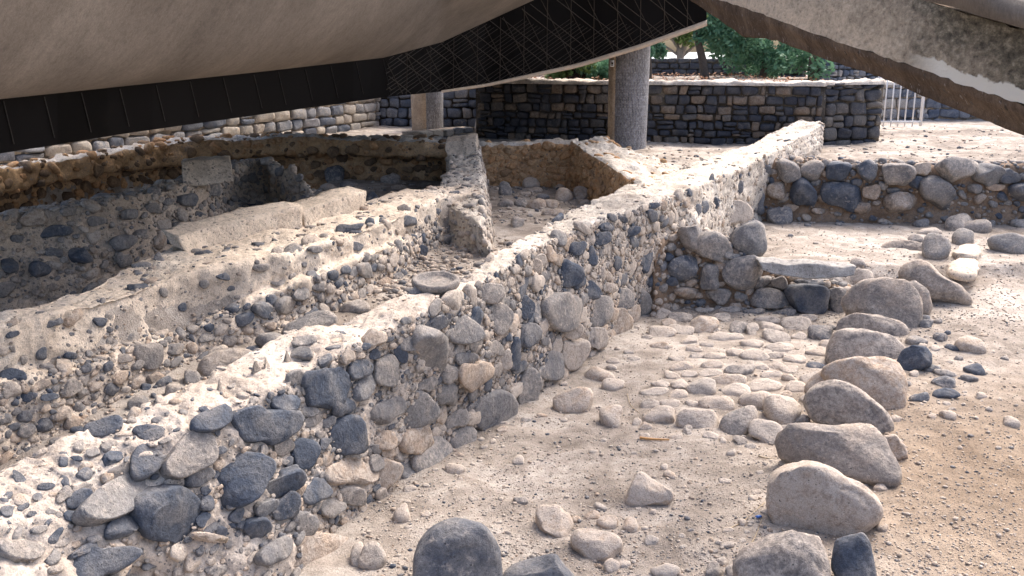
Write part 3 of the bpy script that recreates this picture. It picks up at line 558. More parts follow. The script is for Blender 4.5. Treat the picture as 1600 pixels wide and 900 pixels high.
ROW = [
 ('b', .35, 'big round blue-grey boulder at the bottom edge of the picture', [(647, 900), (650, 872), (660, 845), (677, 825), (700, 815), (727, 812), (755, 822), (772, 845), (780, 870), (785, 900), (778, 940), (740, 962), (690, 962), (655, 940)], 960, .95),
 ('b', .8, 'low blue-grey boulder right of the big round one, cut by the bottom edge', [(786, 902), (800, 885), (830, 872), (862, 867), (885, 874), (905, 890), (918, 908), (905, 935), (850, 950), (797, 940)], 948, .9),
 ('l', 1, 'pale triangular rock alone on the sandy floor', [(977, 790), (983, 765), (996, 739), (1003, 738), (1025, 752), (1044, 764), (1054, 775), (1047, 786), (1017, 793), (995, 792)], 790, .8),
 ('g', .35, 'long tilted grey boulder lying right of the row, near the pale slabs', [(1403, 432), (1413, 415), (1430, 407), (1448, 409), (1480, 430), (1510, 452), (1523, 466), (1516, 479), (1495, 481), (1465, 474), (1440, 463), (1415, 448)], 476, .8),
 ('g', .3, 'wide humped brown-grey boulder at the far end of the row', [(1361, 412), (1366, 393), (1385, 382), (1410, 378), (1440, 383), (1465, 398), (1478, 415), (1476, 432), (1440, 438), (1400, 438), (1370, 430)], 436, .8),
 ('g', .4, 'pitted dark grey boulder tucked behind the largest upright stone', [(1405, 442), (1432, 440), (1452, 457), (1457, 478), (1450, 494), (1430, 496), (1410, 480)], 494, .8),
 ('g', .45, 'largest upright grey stone at the corner where row and low wall meet', [(1316, 470), (1332, 450), (1352, 438), (1385, 434), (1415, 440), (1433, 455), (1439, 478), (1437, 502), (1431, 520), (1415, 526), (1385, 515), (1350, 500), (1325, 488)], 524, .7),
 ('b', .4, 'dark vesicular stone wedged below the largest upright stone', [(1322, 490), (1340, 474), (1375, 466), (1400, 472), (1418, 490), (1423, 505), (1418, 520), (1370, 518), (1330, 505)], 526, .6),
 ('g', .2, 'smooth grey oval stone, third from the far end of the leaning row', [(1305, 516), (1316, 497), (1335, 490), (1375, 493), (1405, 503), (1420, 516), (1412, 534), (1380, 540), (1340, 535), (1308, 526)], 548, .6),
 ('g', .25, 'broad brown-grey loaf-shaped stone in the middle of the row', [(1289, 568), (1293, 545), (1306, 520), (1325, 515), (1360, 518), (1395, 526), (1412, 542), (1411, 560), (1398, 572), (1362, 576), (1320, 577)], 578, .7),
 ('k', .5, 'near-black stone just right of the loaf-shaped stone', [(1402, 566), (1409, 548), (1425, 540), (1448, 542), (1456, 555), (1455, 571), (1435, 579), (1412, 583)], 580, .7),
 ('t', .35, 'big tan rounded stone standing behind the leaning tan slab', [(1284, 580), (1300, 567), (1340, 560), (1380, 558), (1400, 565), (1412, 585), (1418, 607), (1415, 632), (1405, 645), (1385, 646), (1340, 630), (1300, 605)], 644, .7),
 ('t', .4, 'leaning tan slab with a chipped right corner in the row', [(1259, 614), (1268, 592), (1288, 577), (1310, 570), (1335, 575), (1360, 590), (1392, 602), (1396, 610), (1385, 635), (1360, 640), (1300, 632), (1270, 625)], 652, .5),
 ('g', .2, 'smooth grey-brown leaning stone in front of the tan slab', [(1258, 630), (1264, 612), (1282, 597), (1302, 593), (1322, 597), (1350, 614), (1380, 640), (1393, 660), (1391, 678), (1375, 688), (1340, 680), (1300, 668), (1268, 655)], 692, .6),
 ('t', .4, 'small tan stone poking out right of the angular rock', [(1380, 682), (1400, 680), (1415, 698), (1419, 715), (1405, 721), (1385, 718)], 720, .8),
 ('g', .95, 'large angular grey rock with a pointed lower right corner', [(1216, 690), (1224, 668), (1245, 655), (1275, 651), (1320, 657), (1360, 664), (1380, 680), (1388, 705), (1402, 733), (1406, 757), (1385, 760), (1345, 755), (1300, 745), (1250, 732), (1220, 715)], 762, .7),
 ('l', .7, 'large pale rock with a flat broken face, second from the bottom', [(1200, 790), (1204, 758), (1213, 734), (1234, 721), (1264, 717), (1297, 732), (1330, 752), (1355, 764), (1372, 783), (1376, 797), (1370, 816), (1350, 833), (1310, 844), (1285, 842), (1240, 832), (1208, 815)], 848, .8),
 ('k', .5, 'dark shaded rock half hidden behind the nearest boulder', [(1305, 845), (1350, 832), (1360, 850), (1364, 875), (1368, 903), (1360, 925), (1320, 928), (1302, 885)], 905, .8),
 ('g', .6, 'nearest boulder of the row, with a dark split down its face', [(1149, 888), (1156, 866), (1178, 848), (1205, 835), (1240, 831), (1275, 838), (1300, 855), (1313, 882), (1315, 908), (1300, 935), (1220, 945), (1160, 925)], 940, .85),
]
def parse(s):
    out = []
    for r in s.replace('\n', ';').split(';'):
        f = r.split()
        if len(f) >= 6 and float(f[2]) > 0: out.append((*[float(x) for x in f[:5]], f[5], float(f[6]) if len(f) > 6 else .45))
    return out
def cast(px, py, keys):
    d = ray(px, py); d = d / np.linalg.norm(d); best = None
    for k_ in keys:
        h = WALLS[k_]['bvh'].ray_cast(Vector(C0), Vector(d))
        if h[0] is not None and (best is None or h[3] < best[2]): best = (np.array(h[0]), np.array(h[1]), h[3], k_)
    return best
seedc = [100]
def nseed(): seedc[0] += 1; return seedc[0]
def subfor(w): return 4 if w > 75 else 3 if w > 16 else 2
def wall_stones(txt, keys, thick=.22, sink=-.7):
    for e in parse(txt):
        if 'main' in keys: e = (e[0], e[1], e[2] * 1.09, e[3] * 1.09, *e[4:])
        h = cast(e[0], e[1], keys)
        if h is None: continue
        p, n, dd, key = h; d = ray(e[0], e[1]); d = d / np.linalg.norm(d)
        if np.dot(n, d) > 0: n = -n
        if -np.dot(n, d) < .45: n = n - d * .6; n /= np.linalg.norm(n)
        V, Fc, c, sm = make_stone(outline_of(e), p, n, thick, sink, subfor(max(e[2], e[3])), min(1, e[6] + .35), nseed(), .52, back=1.0)
        WALLS[key]['stones'].append((e[2] * e[3], V, Fc, tone(e[5])))
        WALLS[key]['acc'].append((p, sm * .95))
        if max(e[2], e[3]) > 1.6 * min(e[2], e[3]):      # long stones keep their ends clear too
            r = math.radians(e[4] + (90 if e[3] > e[2] else 0)); l = .3 * max(e[2], e[3]); sc = sm / (min(e[2], e[3]) / 2)
            for s_ in (-1, 1):
                h2 = cast(e[0] + s_ * l * math.cos(r), e[1] + s_ * l * math.sin(r), [key])
                if h2 is not None: WALLS[key]['acc'].append((h2[0], sm * .8))
wall_stones(FACE, ['main'])
wall_stones(SIDE, ['plaster', 'grey'], .4, -.15)
wall_stones(RETW, ['retaining'], 1.0, -.1)
wall_stones(LOWW, ['boulder_low'], 1.0, -.1)

def dry(p, n, r_): return True
BAGS = {}
def main_tone(p, r_):
    return ('bbgggglllttt' if p[1] < 8.6 + r_.normal() else 'lllltttwwwgb')[r_.randint(12)]
def main_region(p, n, r_, r):
    if p[2] < -.02: return False
    px, py, _ = proj(p); px = px[0]; py = py[0]
    if 215 < px < 425 and py > 846: return r < .06 and r_.rand() < .3
    if p[1] > 11.6 + .5 * r_.normal(): return r_.rand() < (.12 if n[2] < .6 else .02) and r < .07
    if n[2] > .55: return r_.rand() < (.04 if px > 300 else .10) and r < .05
    if px < 640: return r_.rand() < (.08 if r > .045 else .35 if r > .028 else .38) * (.35 if (px < 260 and py < 850) else 1)
    if px < 1035: return r_.rand() < (.35 if r > .05 else 1)
    return True
BAGS['main'] = fill('main', [(.085, .13), (.05, .08), (.028, .046), (.014, .026), (.008, .013)], main_tone, (.7, .75, .6, .4, .1),
    region=main_region, gap=.74, prot=.22, ang=1.0, aspect=(1.15, 2.4))
BAGS['plaster'] = fill('plaster', [(.045, .08), (.02, .04), (.01, .018)], 'bggglltt', (.7, .7, .3),
    region=lambda p, n, r_: p[2] > .45 and ((p[2] < np.interp(p[1], [5.9, 8, 9.6, 11.8], [1.07, 1.08, 1.2, 1.34]) + .03 * r_.normal()) or r_.rand() < .03), gap=.82, prot=.32, ang=.9)
BAGS['grey'] = fill('grey', [(.06, .12), (.03, .055), (.015, .028)], 'gggglltt', (.35, .35, .25), region=lambda p, n, r_: r_.rand() < .6, gap=.86, prot=.32, ang=.7)
BAGS['octagon'] = fill('octagon', [(.07, .12), (.035, .06)], 'kbboo', (.6, .4), region=lambda p, n, r_: p[2] < 1.4 or r_.rand() < .12, gap=.88, prot=.45)
BAGS['cross_house'] = fill('cross_house', [(.05, .08), (.02, .035)], 'gllwt', (.2, .2), region=lambda p, n, r_: n[2] < .6 or r_.rand() < .4, gap=.9, prot=.3)
BAGS['room_back'] = fill('room_back', [(.05, .1), (.025, .045)], 'oottg', (.6, .5), region=lambda p, n, r_: n[2] < .5, gap=.88, prot=.3)
BAGS['room_side'] = fill('room_side', [(.05, .09), (.025, .045)], 'oottg', (.5, .5), region=lambda p, n, r_: n[2] < .5 or r_.rand() < .04, gap=.88, prot=.3)
BAGS['retaining'] = fill('retaining', [(.05, .1), (.025, .04)], 'bgotg', (.5, .3), region=lambda p, n, r_: p[2] > .8 or r_.rand() < .25, gap=.9, prot=.6)
BAGS['boulder_low'] = fill('boulder_low', [(.05, .08), (.025, .045)], 'bgtt', (.6, .5), gap=.85, prot=.6)
INFO = {
 'main': ('ruin_wall', 'long rubble wall of basalt stones in pale mortar, crossing the picture from lower left', 'ruined wall', M_MORTAR, 'mortar'),
 'plaster': ('ruin_wall', 'middle ruined wall with a smooth pale plastered face behind the long rubble wall', 'ruined wall', M_PLASTER, 'mortar'),
 'grey': ('ruin_wall', 'shaded grey ruined wall at far left, behind the plastered wall', 'ruined wall', M_MGREY, 'mortar'),
 'octagon': ('ruin_wall', 'dark ochre-banded ruined wall under the concrete hull, behind the shadowed pit', 'ruined wall', M_OCHRE, 'mortar'),
 'cross_house': ('ruin_wall', 'short pale ruined wall with a squared block on it, between two sunken rooms', 'ruined wall', M_WHITE, 'mortar'),
 'room_back': ('ruin_wall', 'low orange-brown wall closing the back of the sunken cobble room', 'ruined wall', M_OCHRE, 'mortar'),
 'room_side': ('ruin_wall', 'orange-faced wall with a broad whitish top, right side of the sunken cobble room', 'ruined wall', M_OCHRE, 'mortar'),
 'retaining': ('boulder_wall', 'earth retaining wall of two boulder courses at the back right', 'stone wall', M_EARTH, 'earth_core'),
 'boulder_low': ('boulder_wall', 'low dry wall of rounded boulders closing the back of the cobbled front room', 'stone wall', M_EARTH, 'earth_core')}
ROOTS = {}
for key, (nm, lab, cat, mat, pn) in INFO.items():
    w_ = WALLS[key]; V = w_['V']; c = V.mean(0); c[2] = V[:, 2].min(); root = empty(nm, c); tag(root, lab, cat, kind='thing'); ROOTS[key] = root
    part(pn, V, w_['F'], mat, root)
    st_ = sorted(w_['stones'], key=lambda s: -s[0]); bag = BAGS[key]
    smat = M_OSTONE if key in ('octagon', 'room_back', 'room_side') else M_STONE
    for i, (a_, V_, F_, t_) in enumerate(st_):
        if i < 98: part('stone', V_, F_, smat, root, tint=t_)
        else: bag.add(V_, F_, t_)
    if bag.V:
        o = part('small_rubble', *bag.arrays()[:2], smat, root, tint=bag.arrays()[2]); o['kind'] = 'stuff'
# whitish capping of the room's side wall is its own part: sunlit top put into the colour
w7 = WALLS['room_side']; sel = w7['n'][:, 2] > .55; f7 = w7['F'][sel[w7['F']].all(1)]
part('sunlit_lime_capping', w7['V'] + w7['n'] * .004, f7, M_WHITE, ROOTS['room_side'])
for kk in ('room_back', 'octagon'):  # these ochre walls get whitened tops too, painting the light on them
    w7 = WALLS[kk]; sel = w7['n'][:, 2] > .6; f7 = w7['F'][sel[w7['F']].all(1)]
    part('sunlit_lime_capping', w7['V'] + w7['n'] * .004, f7, M_WHITE, ROOTS[kk])
w7 = WALLS['main']; sel = (w7['V'][:, 1] > 8.2 + .9 * fbm(w7['V'] * 2.5, 2, 77)) & (w7['n'][:, 2] > .35) | (w7['V'][:, 1] > 11.5 + .9 * fbm(w7['V'] * 2.5, 2, 79)); f7 = w7['F'][sel[w7['F']].all(1)]
part('sunlit_lime_capping', w7['V'] + w7['n'] * .003, f7, M_WHITE, ROOTS['main'])  # lime top and far stretch, whitened further as sunlit

# ------------------------------------------------------------------ loose stones (each a thing)
LAND = [('the pale triangular rock', 1013, 770), ('the big round blue-grey boulder', 715, 870), ('the nearest boulder of the row', 1232, 880), ('the large pale broken rock', 1288, 785),
        ('the large angular grey rock', 1310, 705), ('the smooth leaning stone', 1325, 640), ('the leaning tan slab', 1330, 600), ('the loaf-shaped stone', 1350, 545), ('the largest upright stone', 1385, 475),
        ('the low boulder wall', 1110, 455), ('the thin bridging slab', 1262, 422), ('the long tilted boulder', 1465, 445), ('the round dish stone', 680, 445), ('the hewn limestone beams', 420, 355),
        ('the square stone pier block', 722, 228), ('the black fascia', 60, 250), ('the far end of the long wall', 1270, 215), ('the plastered wall', 250, 480), ('the cobbled patch', 1120, 560), ('the retaining wall', 1350, 300)]
USED = {}
TW = dict(k='black', b='dark grey', g='grey', l='pale', t='tan', w='whitish', o='rusty brown')
def auto_label(e, where):
    cx, cy, w, h = e[:4]; asp = w / max(h, 1)
    shp = 'rounded' if asp < 1.35 else 'oval' if asp < 2 else 'flat long'
    if e[6] >= .9: shp = 'angular'
    size = 'big' if w > 55 else 'mid-sized' if w > 33 else 'small' if w > 18 else 'tiny'
    best = min(LAND, key=lambda l: math.hypot((cx - l[1]) * .8, cy - l[2])); dx, dy = cx - best[1], cy - best[2]
    d = ('right of' if dx > 0 else 'left of') if abs(dx) > 1.3 * abs(dy) else ('just in front of' if dy > 0 else 'just behind')
    base = (TW[e[5]], shp, size, d, best[0]); k_ = USED.get(base, 0); USED[base] = k_ + 1
    return base, where, math.hypot(dx, dy)
PENDING = []
def free_stone(e, where, group, thick=.8, plane=None):
    if where == 'floor' and e[0] > 985 and e[1] < 700 and e[2] < 60: e = (e[0], e[1], e[2] * 1.14, e[3] * 1.14, *e[4:6], max(e[6], .6)); thick = rnd.uniform(.35, .6)
    out = outline_of(e); cx, cy, w, h = e[:4]
    pb = None
    d = ray(cx, cy + .32 * h); d = d / np.linalg.norm(d); hit = gbvh.ray_cast(Vector(C0), Vector(d))
    if hit[0] is None: return
    p = np.array(hit[0]); tc = C0 - p; tc /= np.linalg.norm(tc)
    n = np.array([0, 0, .75]) + tc * (.9 if h > 26 else .55)
    V, Fc, c, sm = make_stone(out, p, n, thick, .15 if thick > .7 else .3, subfor(max(w, h)), e[6], nseed(), .74, back=thick)
    t_ = np.array(tone(e[5])) + (np.array([.1, .3, .1]) if where == 'floor' else np.array([.04, .1, 0]))
    o = mesh('stone' if w > 22 else 'pebble', V, Fc, M_STONE, tint=np.clip(t_, 0, 1.05), origin=(c[0], c[1], V[:, 2].min()))
    o['category'] = 'stone'; PENDING.append((o, auto_label(e, where), group))
for txt, where, grp in ((FLOOR, 'floor', 'loose stones and cobbles on the front floor'), (RIGHT, 'right', 'loose stones right of the boulder row'), (TRENCH, 'trench', 'stones lying in the trench'),
                        (GAP, 'gap', 'stones in the left gap'), (PIT, 'pit', 'stones in the dark pit'), (ROOM, 'room', 'cobbles in the sunken room')):
    for e in parse(txt): free_stone(e, where, grp)
CELLS = [e[:4] for e in parse(FLOOR)]
def extra_cobbles(n, seed, poly, wr):
    r_ = random.Random(seed); k_ = 0; tries = 0
    while k_ < n and tries < 15000:
        tries += 1; x = r_.uniform(min(p[0] for p in poly), max(p[0] for p in poly)); y = r_.uniform(min(p[1] for p in poly), max(p[1] for p in poly))
        if not inpoly(np.array([x]), np.array([y]), poly)[0]: continue
        w_ = r_.uniform(*wr) * (1.15 - .65 * k_ / n); h_ = w_ * r_.uniform(.38, .55)
        if any(abs(x - c[0]) < (w_ + c[2]) * .46 and abs(y - c[1]) < (h_ + c[3]) * .46 for c in CELLS): continue
        CELLS.append((x, y, w_, h_)); k_ += 1
        free_stone((round(x, 1), round(y, 1), w_, h_, r_.uniform(-10, 10), r_.choice('lltwtg'), .35), 'floor', 'loose stones and cobbles on the front floor', .6)
extra_cobbles(110, 3, [(1010, 535), (1050, 492), (1180, 500), (1290, 520), (1285, 600), (1215, 690), (1060, 668), (1030, 600), (1060, 570)], (22, 36))
extra_cobbles(34, 4, [(660, 760), (830, 640), (960, 560), (1010, 590), (1150, 720), (1180, 860), (1000, 895), (840, 890), (700, 800)], (9, 20))
extra_cobbles(22, 5, [(1430, 520), (1560, 500), (1600, 640), (1440, 660), (1420, 600)], (8, 18))
extra_cobbles(26, 6, [(600, 800), (640, 755), (860, 610), (1010, 500), (1030, 520), (900, 610), (720, 760), (640, 830)], (9, 24))
extra_cobbles(16, 8, [(1130, 900), (1150, 800), (1200, 700), (1225, 700), (1190, 860)], (8, 20))
ORD = ['nearest', 'second', 'third', 'fourth', 'fifth', 'sixth', 'seventh', 'eighth', 'ninth', 'tenth', 'eleventh', 'twelfth']
grp_ = {}
for it in PENDING: grp_.setdefault(it[1][0], []).append(it)
for base, its in grp_.items():
    its.sort(key=lambda i: i[1][2]); t_, s_, z_, d_, l_ = base
    for i, (o, a_, g_) in enumerate(its):
        o['label'] = (f'{z_} {s_} {t_} stone {d_} {l_}' if len(its) == 1 else f'{ORD[min(i, 11)]} closest {z_} {s_} {t_} stone {d_} {l_}'); o['group'] = g_
for ri, (tn, ang, lab, pts, by, thick) in enumerate(ROW):
    out = np.array(pts, float); out = out.mean(0) + (out - out.mean(0)) * 1.05; cx = out[:, 0].mean(); by = out[:, 1].max() - .13 * np.ptp(out[:, 1]); p = W(cx, by, 0.0)
    for _ in range(6): p = W(cx, by, gz(p[0], p[1]))
    tc = C0 - p; tc[2] = 0; tc /= np.linalg.norm(tc); n = tc * .9 + np.array([0, 0, .45])
    V, Fc, c, sm = make_stone(out, p, n, thick, .2, 4, ang * .8, 4100 + ri, .66, back=thick)
    tq = np.array(tone(tn)) + np.array([.06, .1, .38 if tn in 'gtl' and by < 1100 else .0]); o = mesh('boulder', V, Fc, M_STONE, tint=np.clip(tq, 0, 1), origin=(c[0], c[1], V[:, 2].min())); tag(o, lab, 'boulder', 'boulders of the row and loose boulders around it')
# boulder balanced on the low wall
h = cast(1165, 408, ['boulder_low']); p = h[0] if h is not None else np.array([3.0, 11.7, .8])
V, Fc, c, sm = make_stone(outline_of((1171, 376, 60, 53, -5)), p + np.array([0, .12, .1]), np.array([0, -.9, .4]), .95, 0, 4, 0, 5, .85, back=.95)
o = mesh('boulder', V, Fc, M_STONE, tint=(.38, .45, .1), origin=(c[0], c[1], V[:, 2].min())); tag(o, 'round pitted grey boulder perched on top of the low boulder wall', 'boulder')
# thin slab bridging the low wall
h = cast(1262, 437, ['boulder_low']); ps = WY(1262, 436, 11.35)
sl = [(1187, 414), (1194, 410), (1250, 409), (1300, 411), (1325, 413), (1338, 420), (1335, 431), (1312, 437), (1275, 436), (1225, 432), (1195, 428), (1188, 421)]
# pale flat slabs at the right
for (a_, lab) in (((1510, 392, 40, 24, -8), 'pale squared paving slab, the farther of two right of the row'), ((1505, 418, 46, 26, -6), 'pale squared paving slab, the nearer of two right of the row')):
    x, y = a_[:2]; pts = np.array([(x - a_[2] / 2, y + 6), (x - a_[2] / 2 + 6, y - a_[3] / 2), (x + a_[2] / 2, y - a_[3] / 2 + 2), (x + a_[2] / 2 - 4, y + a_[3] / 2), (x - 4, y + a_[3] / 2 + 1)])
    p = W(x, y + 4, .2)
    for _ in range(5): p = W(x, y + 4, gz(p[0], p[1]) + .05)
    V, Fc, c, sm = make_stone(pts, p, np.array([0, 0, 1.]), .3, .3, 3, .5, nseed(), .45, back=.3)
    o = mesh('paving_slab', V, Fc, M_LIME, tint=(.9, .6, .2), origin=(c[0], c[1], V[:, 2].min())); tag(o, lab, 'stone slab', 'pale squared slabs')

# hewn limestone pieces: eight corners traced at their own depth
def hewn(name, lab, A, B, top, bot, depth, mat=M_LIME, res=26, bulge=None):
    """front face from A (left) to B (right): top/bot are 3D polylines; extruded back by depth vector"""
    Tp = catmull(top, res); Bt = catmull(bot, res); nv = max(6, int(res * .4)); rows = []
    for k_ in range(nv): rows.append(Tp + (Bt - Tp) * k_ / (nv - 1))
    Fr = np.stack(rows, 1); dv = np.array(depth, float); nd = 6
    prof = [Fr[:, ::-1][:, i] for i in range(nv)] + [Fr[:, 0] + dv * k_ / nd for k_ in range(1, nd + 1)] + [Fr[:, i] + dv for i in range(1, nv)] + [Fr[:, -1] + dv * (1 - k_ / nd) for k_ in range(1, nd)]
    G = np.stack(prof, 1); cen = G.mean(1, keepdims=True)
    s_ = G[:1] * .0 + G[:1].mean(1, keepdims=True); e_ = G[-1:].mean(1, keepdims=True) + G[-1:] * 0
    caps0 = [G[:1] * a_ + s_ * (1 - a_) for a_ in (0.02, .35, .7, .93)]; caps1 = [G[-1:] * a_ + e_ * (1 - a_) for a_ in (.93, .7, .35, .02)]
    G = np.concatenate(caps0 + [G] + caps1, 0)
    G = G + .018 * np.stack([fbm(G * 5, 3, 51), fbm(G * 5, 3, 52), fbm(G * 5, 3, 53)], -1) + .006 * np.stack([fbm(G * 22, 2, 54), fbm(G * 22, 2, 55), fbm(G * 22, 2, 56)], -1)
    V = G.reshape(-1, 3); o = mesh(name, V, gridfaces(G.shape[0], G.shape[1], True)[:, ::-1], mat, origin=(V[:, 0].mean(), V[:, 1].mean(), V[:, 2].min()))
    return tag(o, lab, 'stone block')
def line(pts, ya, yb):
    return [WY(x, y, ya + (yb - ya) * i / (len(pts) - 1)) for i, (x, y) in enumerate(pts)]
hewn('limestone_beam', 'longer pitted limestone beam, tilted, with a curved worn underside, on the plastered wall', 0, 0, line([(278, 370), (330, 356), (400, 338), (472, 322)], 8.45, 9.7), line([(290, 392), (335, 412), (400, 402), (472, 372)], 8.35, 9.6), (-.22, .22, .03))
hewn('limestone_beam', 'shorter limestone beam butted against the right end of the longer beam', 0, 0, line([(472, 331), (510, 318), (545, 307), (571, 299)], 9.75, 10.6), line([(478, 366), (505, 352), (545, 339), (574, 339)], 9.65, 10.5), (-.25, .25, .03))
hewn('limestone_block', 'square shaded limestone block set upright on the grey wall at far left', 0, 0, line([(284, 252), (320, 250), (360, 249)], 11.6, 12.0), line([(286, 291), (325, 288), (362, 282)], 11.4, 11.8), (-.1, .35, 0))
hewn('limestone_block', 'square pale limestone block on the corner of the short wall between the rooms', 0, 0, line([(697, 221), (720, 219), (744, 217)], 15.2, 15.2), line([(699, 247), (722, 245), (746, 238)], 15.0, 15.0), (0, .45, .04))
M_SLAB = mortar_mat('pale_grey_slab_stone', (.37, .355, .335), (.25, .24, .23), (.46, .44, .41), (.1, .1, .11), .85)
hewn('stone_slab', 'long thin light grey stone slab bridging the boulders of the low wall', 0, 0, line([(1187, 411), (1240, 413), (1290, 415), (1338, 418)], 11.25, 11.2), line([(1192, 422), (1225, 431), (1280, 436), (1335, 431)], 11.2, 11.15), (0, .24, .02), M_SLAB)
# round dish stone lying on the main wall
h = cast(680, 452, ['main']); pd = h[0]; rr = 76 / 2 / F * (h[2])
tt = np.linspace(0, 1, 1); prof_r = [0, .35, .6, .74, .80, .9, .98, 1.0, .96, .8, 0]; prof_z = [.055, .05, .052, .065, .10, .105, .09, .05, .0, -.03, -.03]
ns = 64; VV = []
for r_, z_ in zip(prof_r, prof_z):
    for k_ in range(ns):
        q = 2 * math.pi * k_ / ns; VV.append((rr * r_ * math.cos(q), rr * .93 * r_ * math.sin(q), z_ * .62))
VV = np.array(VV); VV += .006 * np.stack([fbm(VV * 9, 3, 61), fbm(VV * 9, 3, 62), fbm(VV * 9, 3, 63)], -1)
ax = math.radians(8); RR = np.array([[1, 0, 0], [0, math.cos(ax), -math.sin(ax)], [0, math.sin(ax), math.cos(ax)]]); VV = VV @ RR.T
VV = VV + pd + np.array([0, .05, .02])
o = mesh('dish_stone', VV, gridfaces(len(prof_r), ns, True)[:, ::-1], M_STONE, tint=(.5, .35, .35), origin=tuple(VV.mean(0))); tag(o, 'round shallow stone dish with a raised rim lying on top of the long wall', 'stone dish')

# ------------------------------------------------------------------ gravel and grit
bag = Bag(); D1, F1_ = ico(1)
def gravel(n, pxr, pyr, smin, smax, seed, zmax=.75):
    r_ = np.random.RandomState(seed)
    for _ in range(n):
        px = r_.uniform(*pxr); py = pyr[0] + (pyr[1] - pyr[0]) * r_.rand() ** .85; d = ray(px, py); d = d / np.linalg.norm(d)
        hit = gbvh.ray_cast(Vector(C0), Vector(d))
        if hit[0] is None: continue
        p = np.array(hit[0]) + np.array([r_.normal(), r_.normal(), 0]) * .05
        if p[1] > 25 or not (GX0 < p[0] < GX1): continue
        s = smin * (smax / smin) ** (r_.rand() ** 2.2); p[2] = gz(p[0], p[1]) + s * .2
        sc = s * np.array([r_.uniform(.8, 1.4), r_.uniform(.7, 1.2), r_.uniform(.4, .8)]); q = r_.uniform(0, 6.3); c, s_ = math.cos(q), math.sin(q)
        V = D1 * (1 + r_.normal(size=(len(D1), 1)) * .14) * sc; V = np.stack([V[:, 0] * c - V[:, 1] * s_, V[:, 0] * s_ + V[:, 1] * c, V[:, 2]], 1)
        bag.add(V + p, F1_, tone('tttllwtlgb'[r_.randint(10)] if p[1] < 14 else 'ggblt'[r_.randint(5)]))
gravel(26000, (560, 1600), (470, 930), .003, .011, 1)
gravel(1500, (560, 1600), (500, 930), .01, .024, 2)
gravel(4500, (1000, 1600), (350, 520), .006, .018, 3)
gravel(2500, (780, 1600), (195, 350), .012, .05, 4)
gravel(2500, (0, 700), (400, 720), .006, .03, 5)
gravel(1200, (380, 960), (230, 350), .015, .05, 6)
gravel(1500, (540, 810), (370, 470), .012, .055, 7)
g = mesh('gravel', *bag.arrays()[:2], M_STONE, tint=bag.arrays()[2]); tag(g, kind='stuff'); g['label'] = 'loose gravel and grit scattered over the sandy floors'

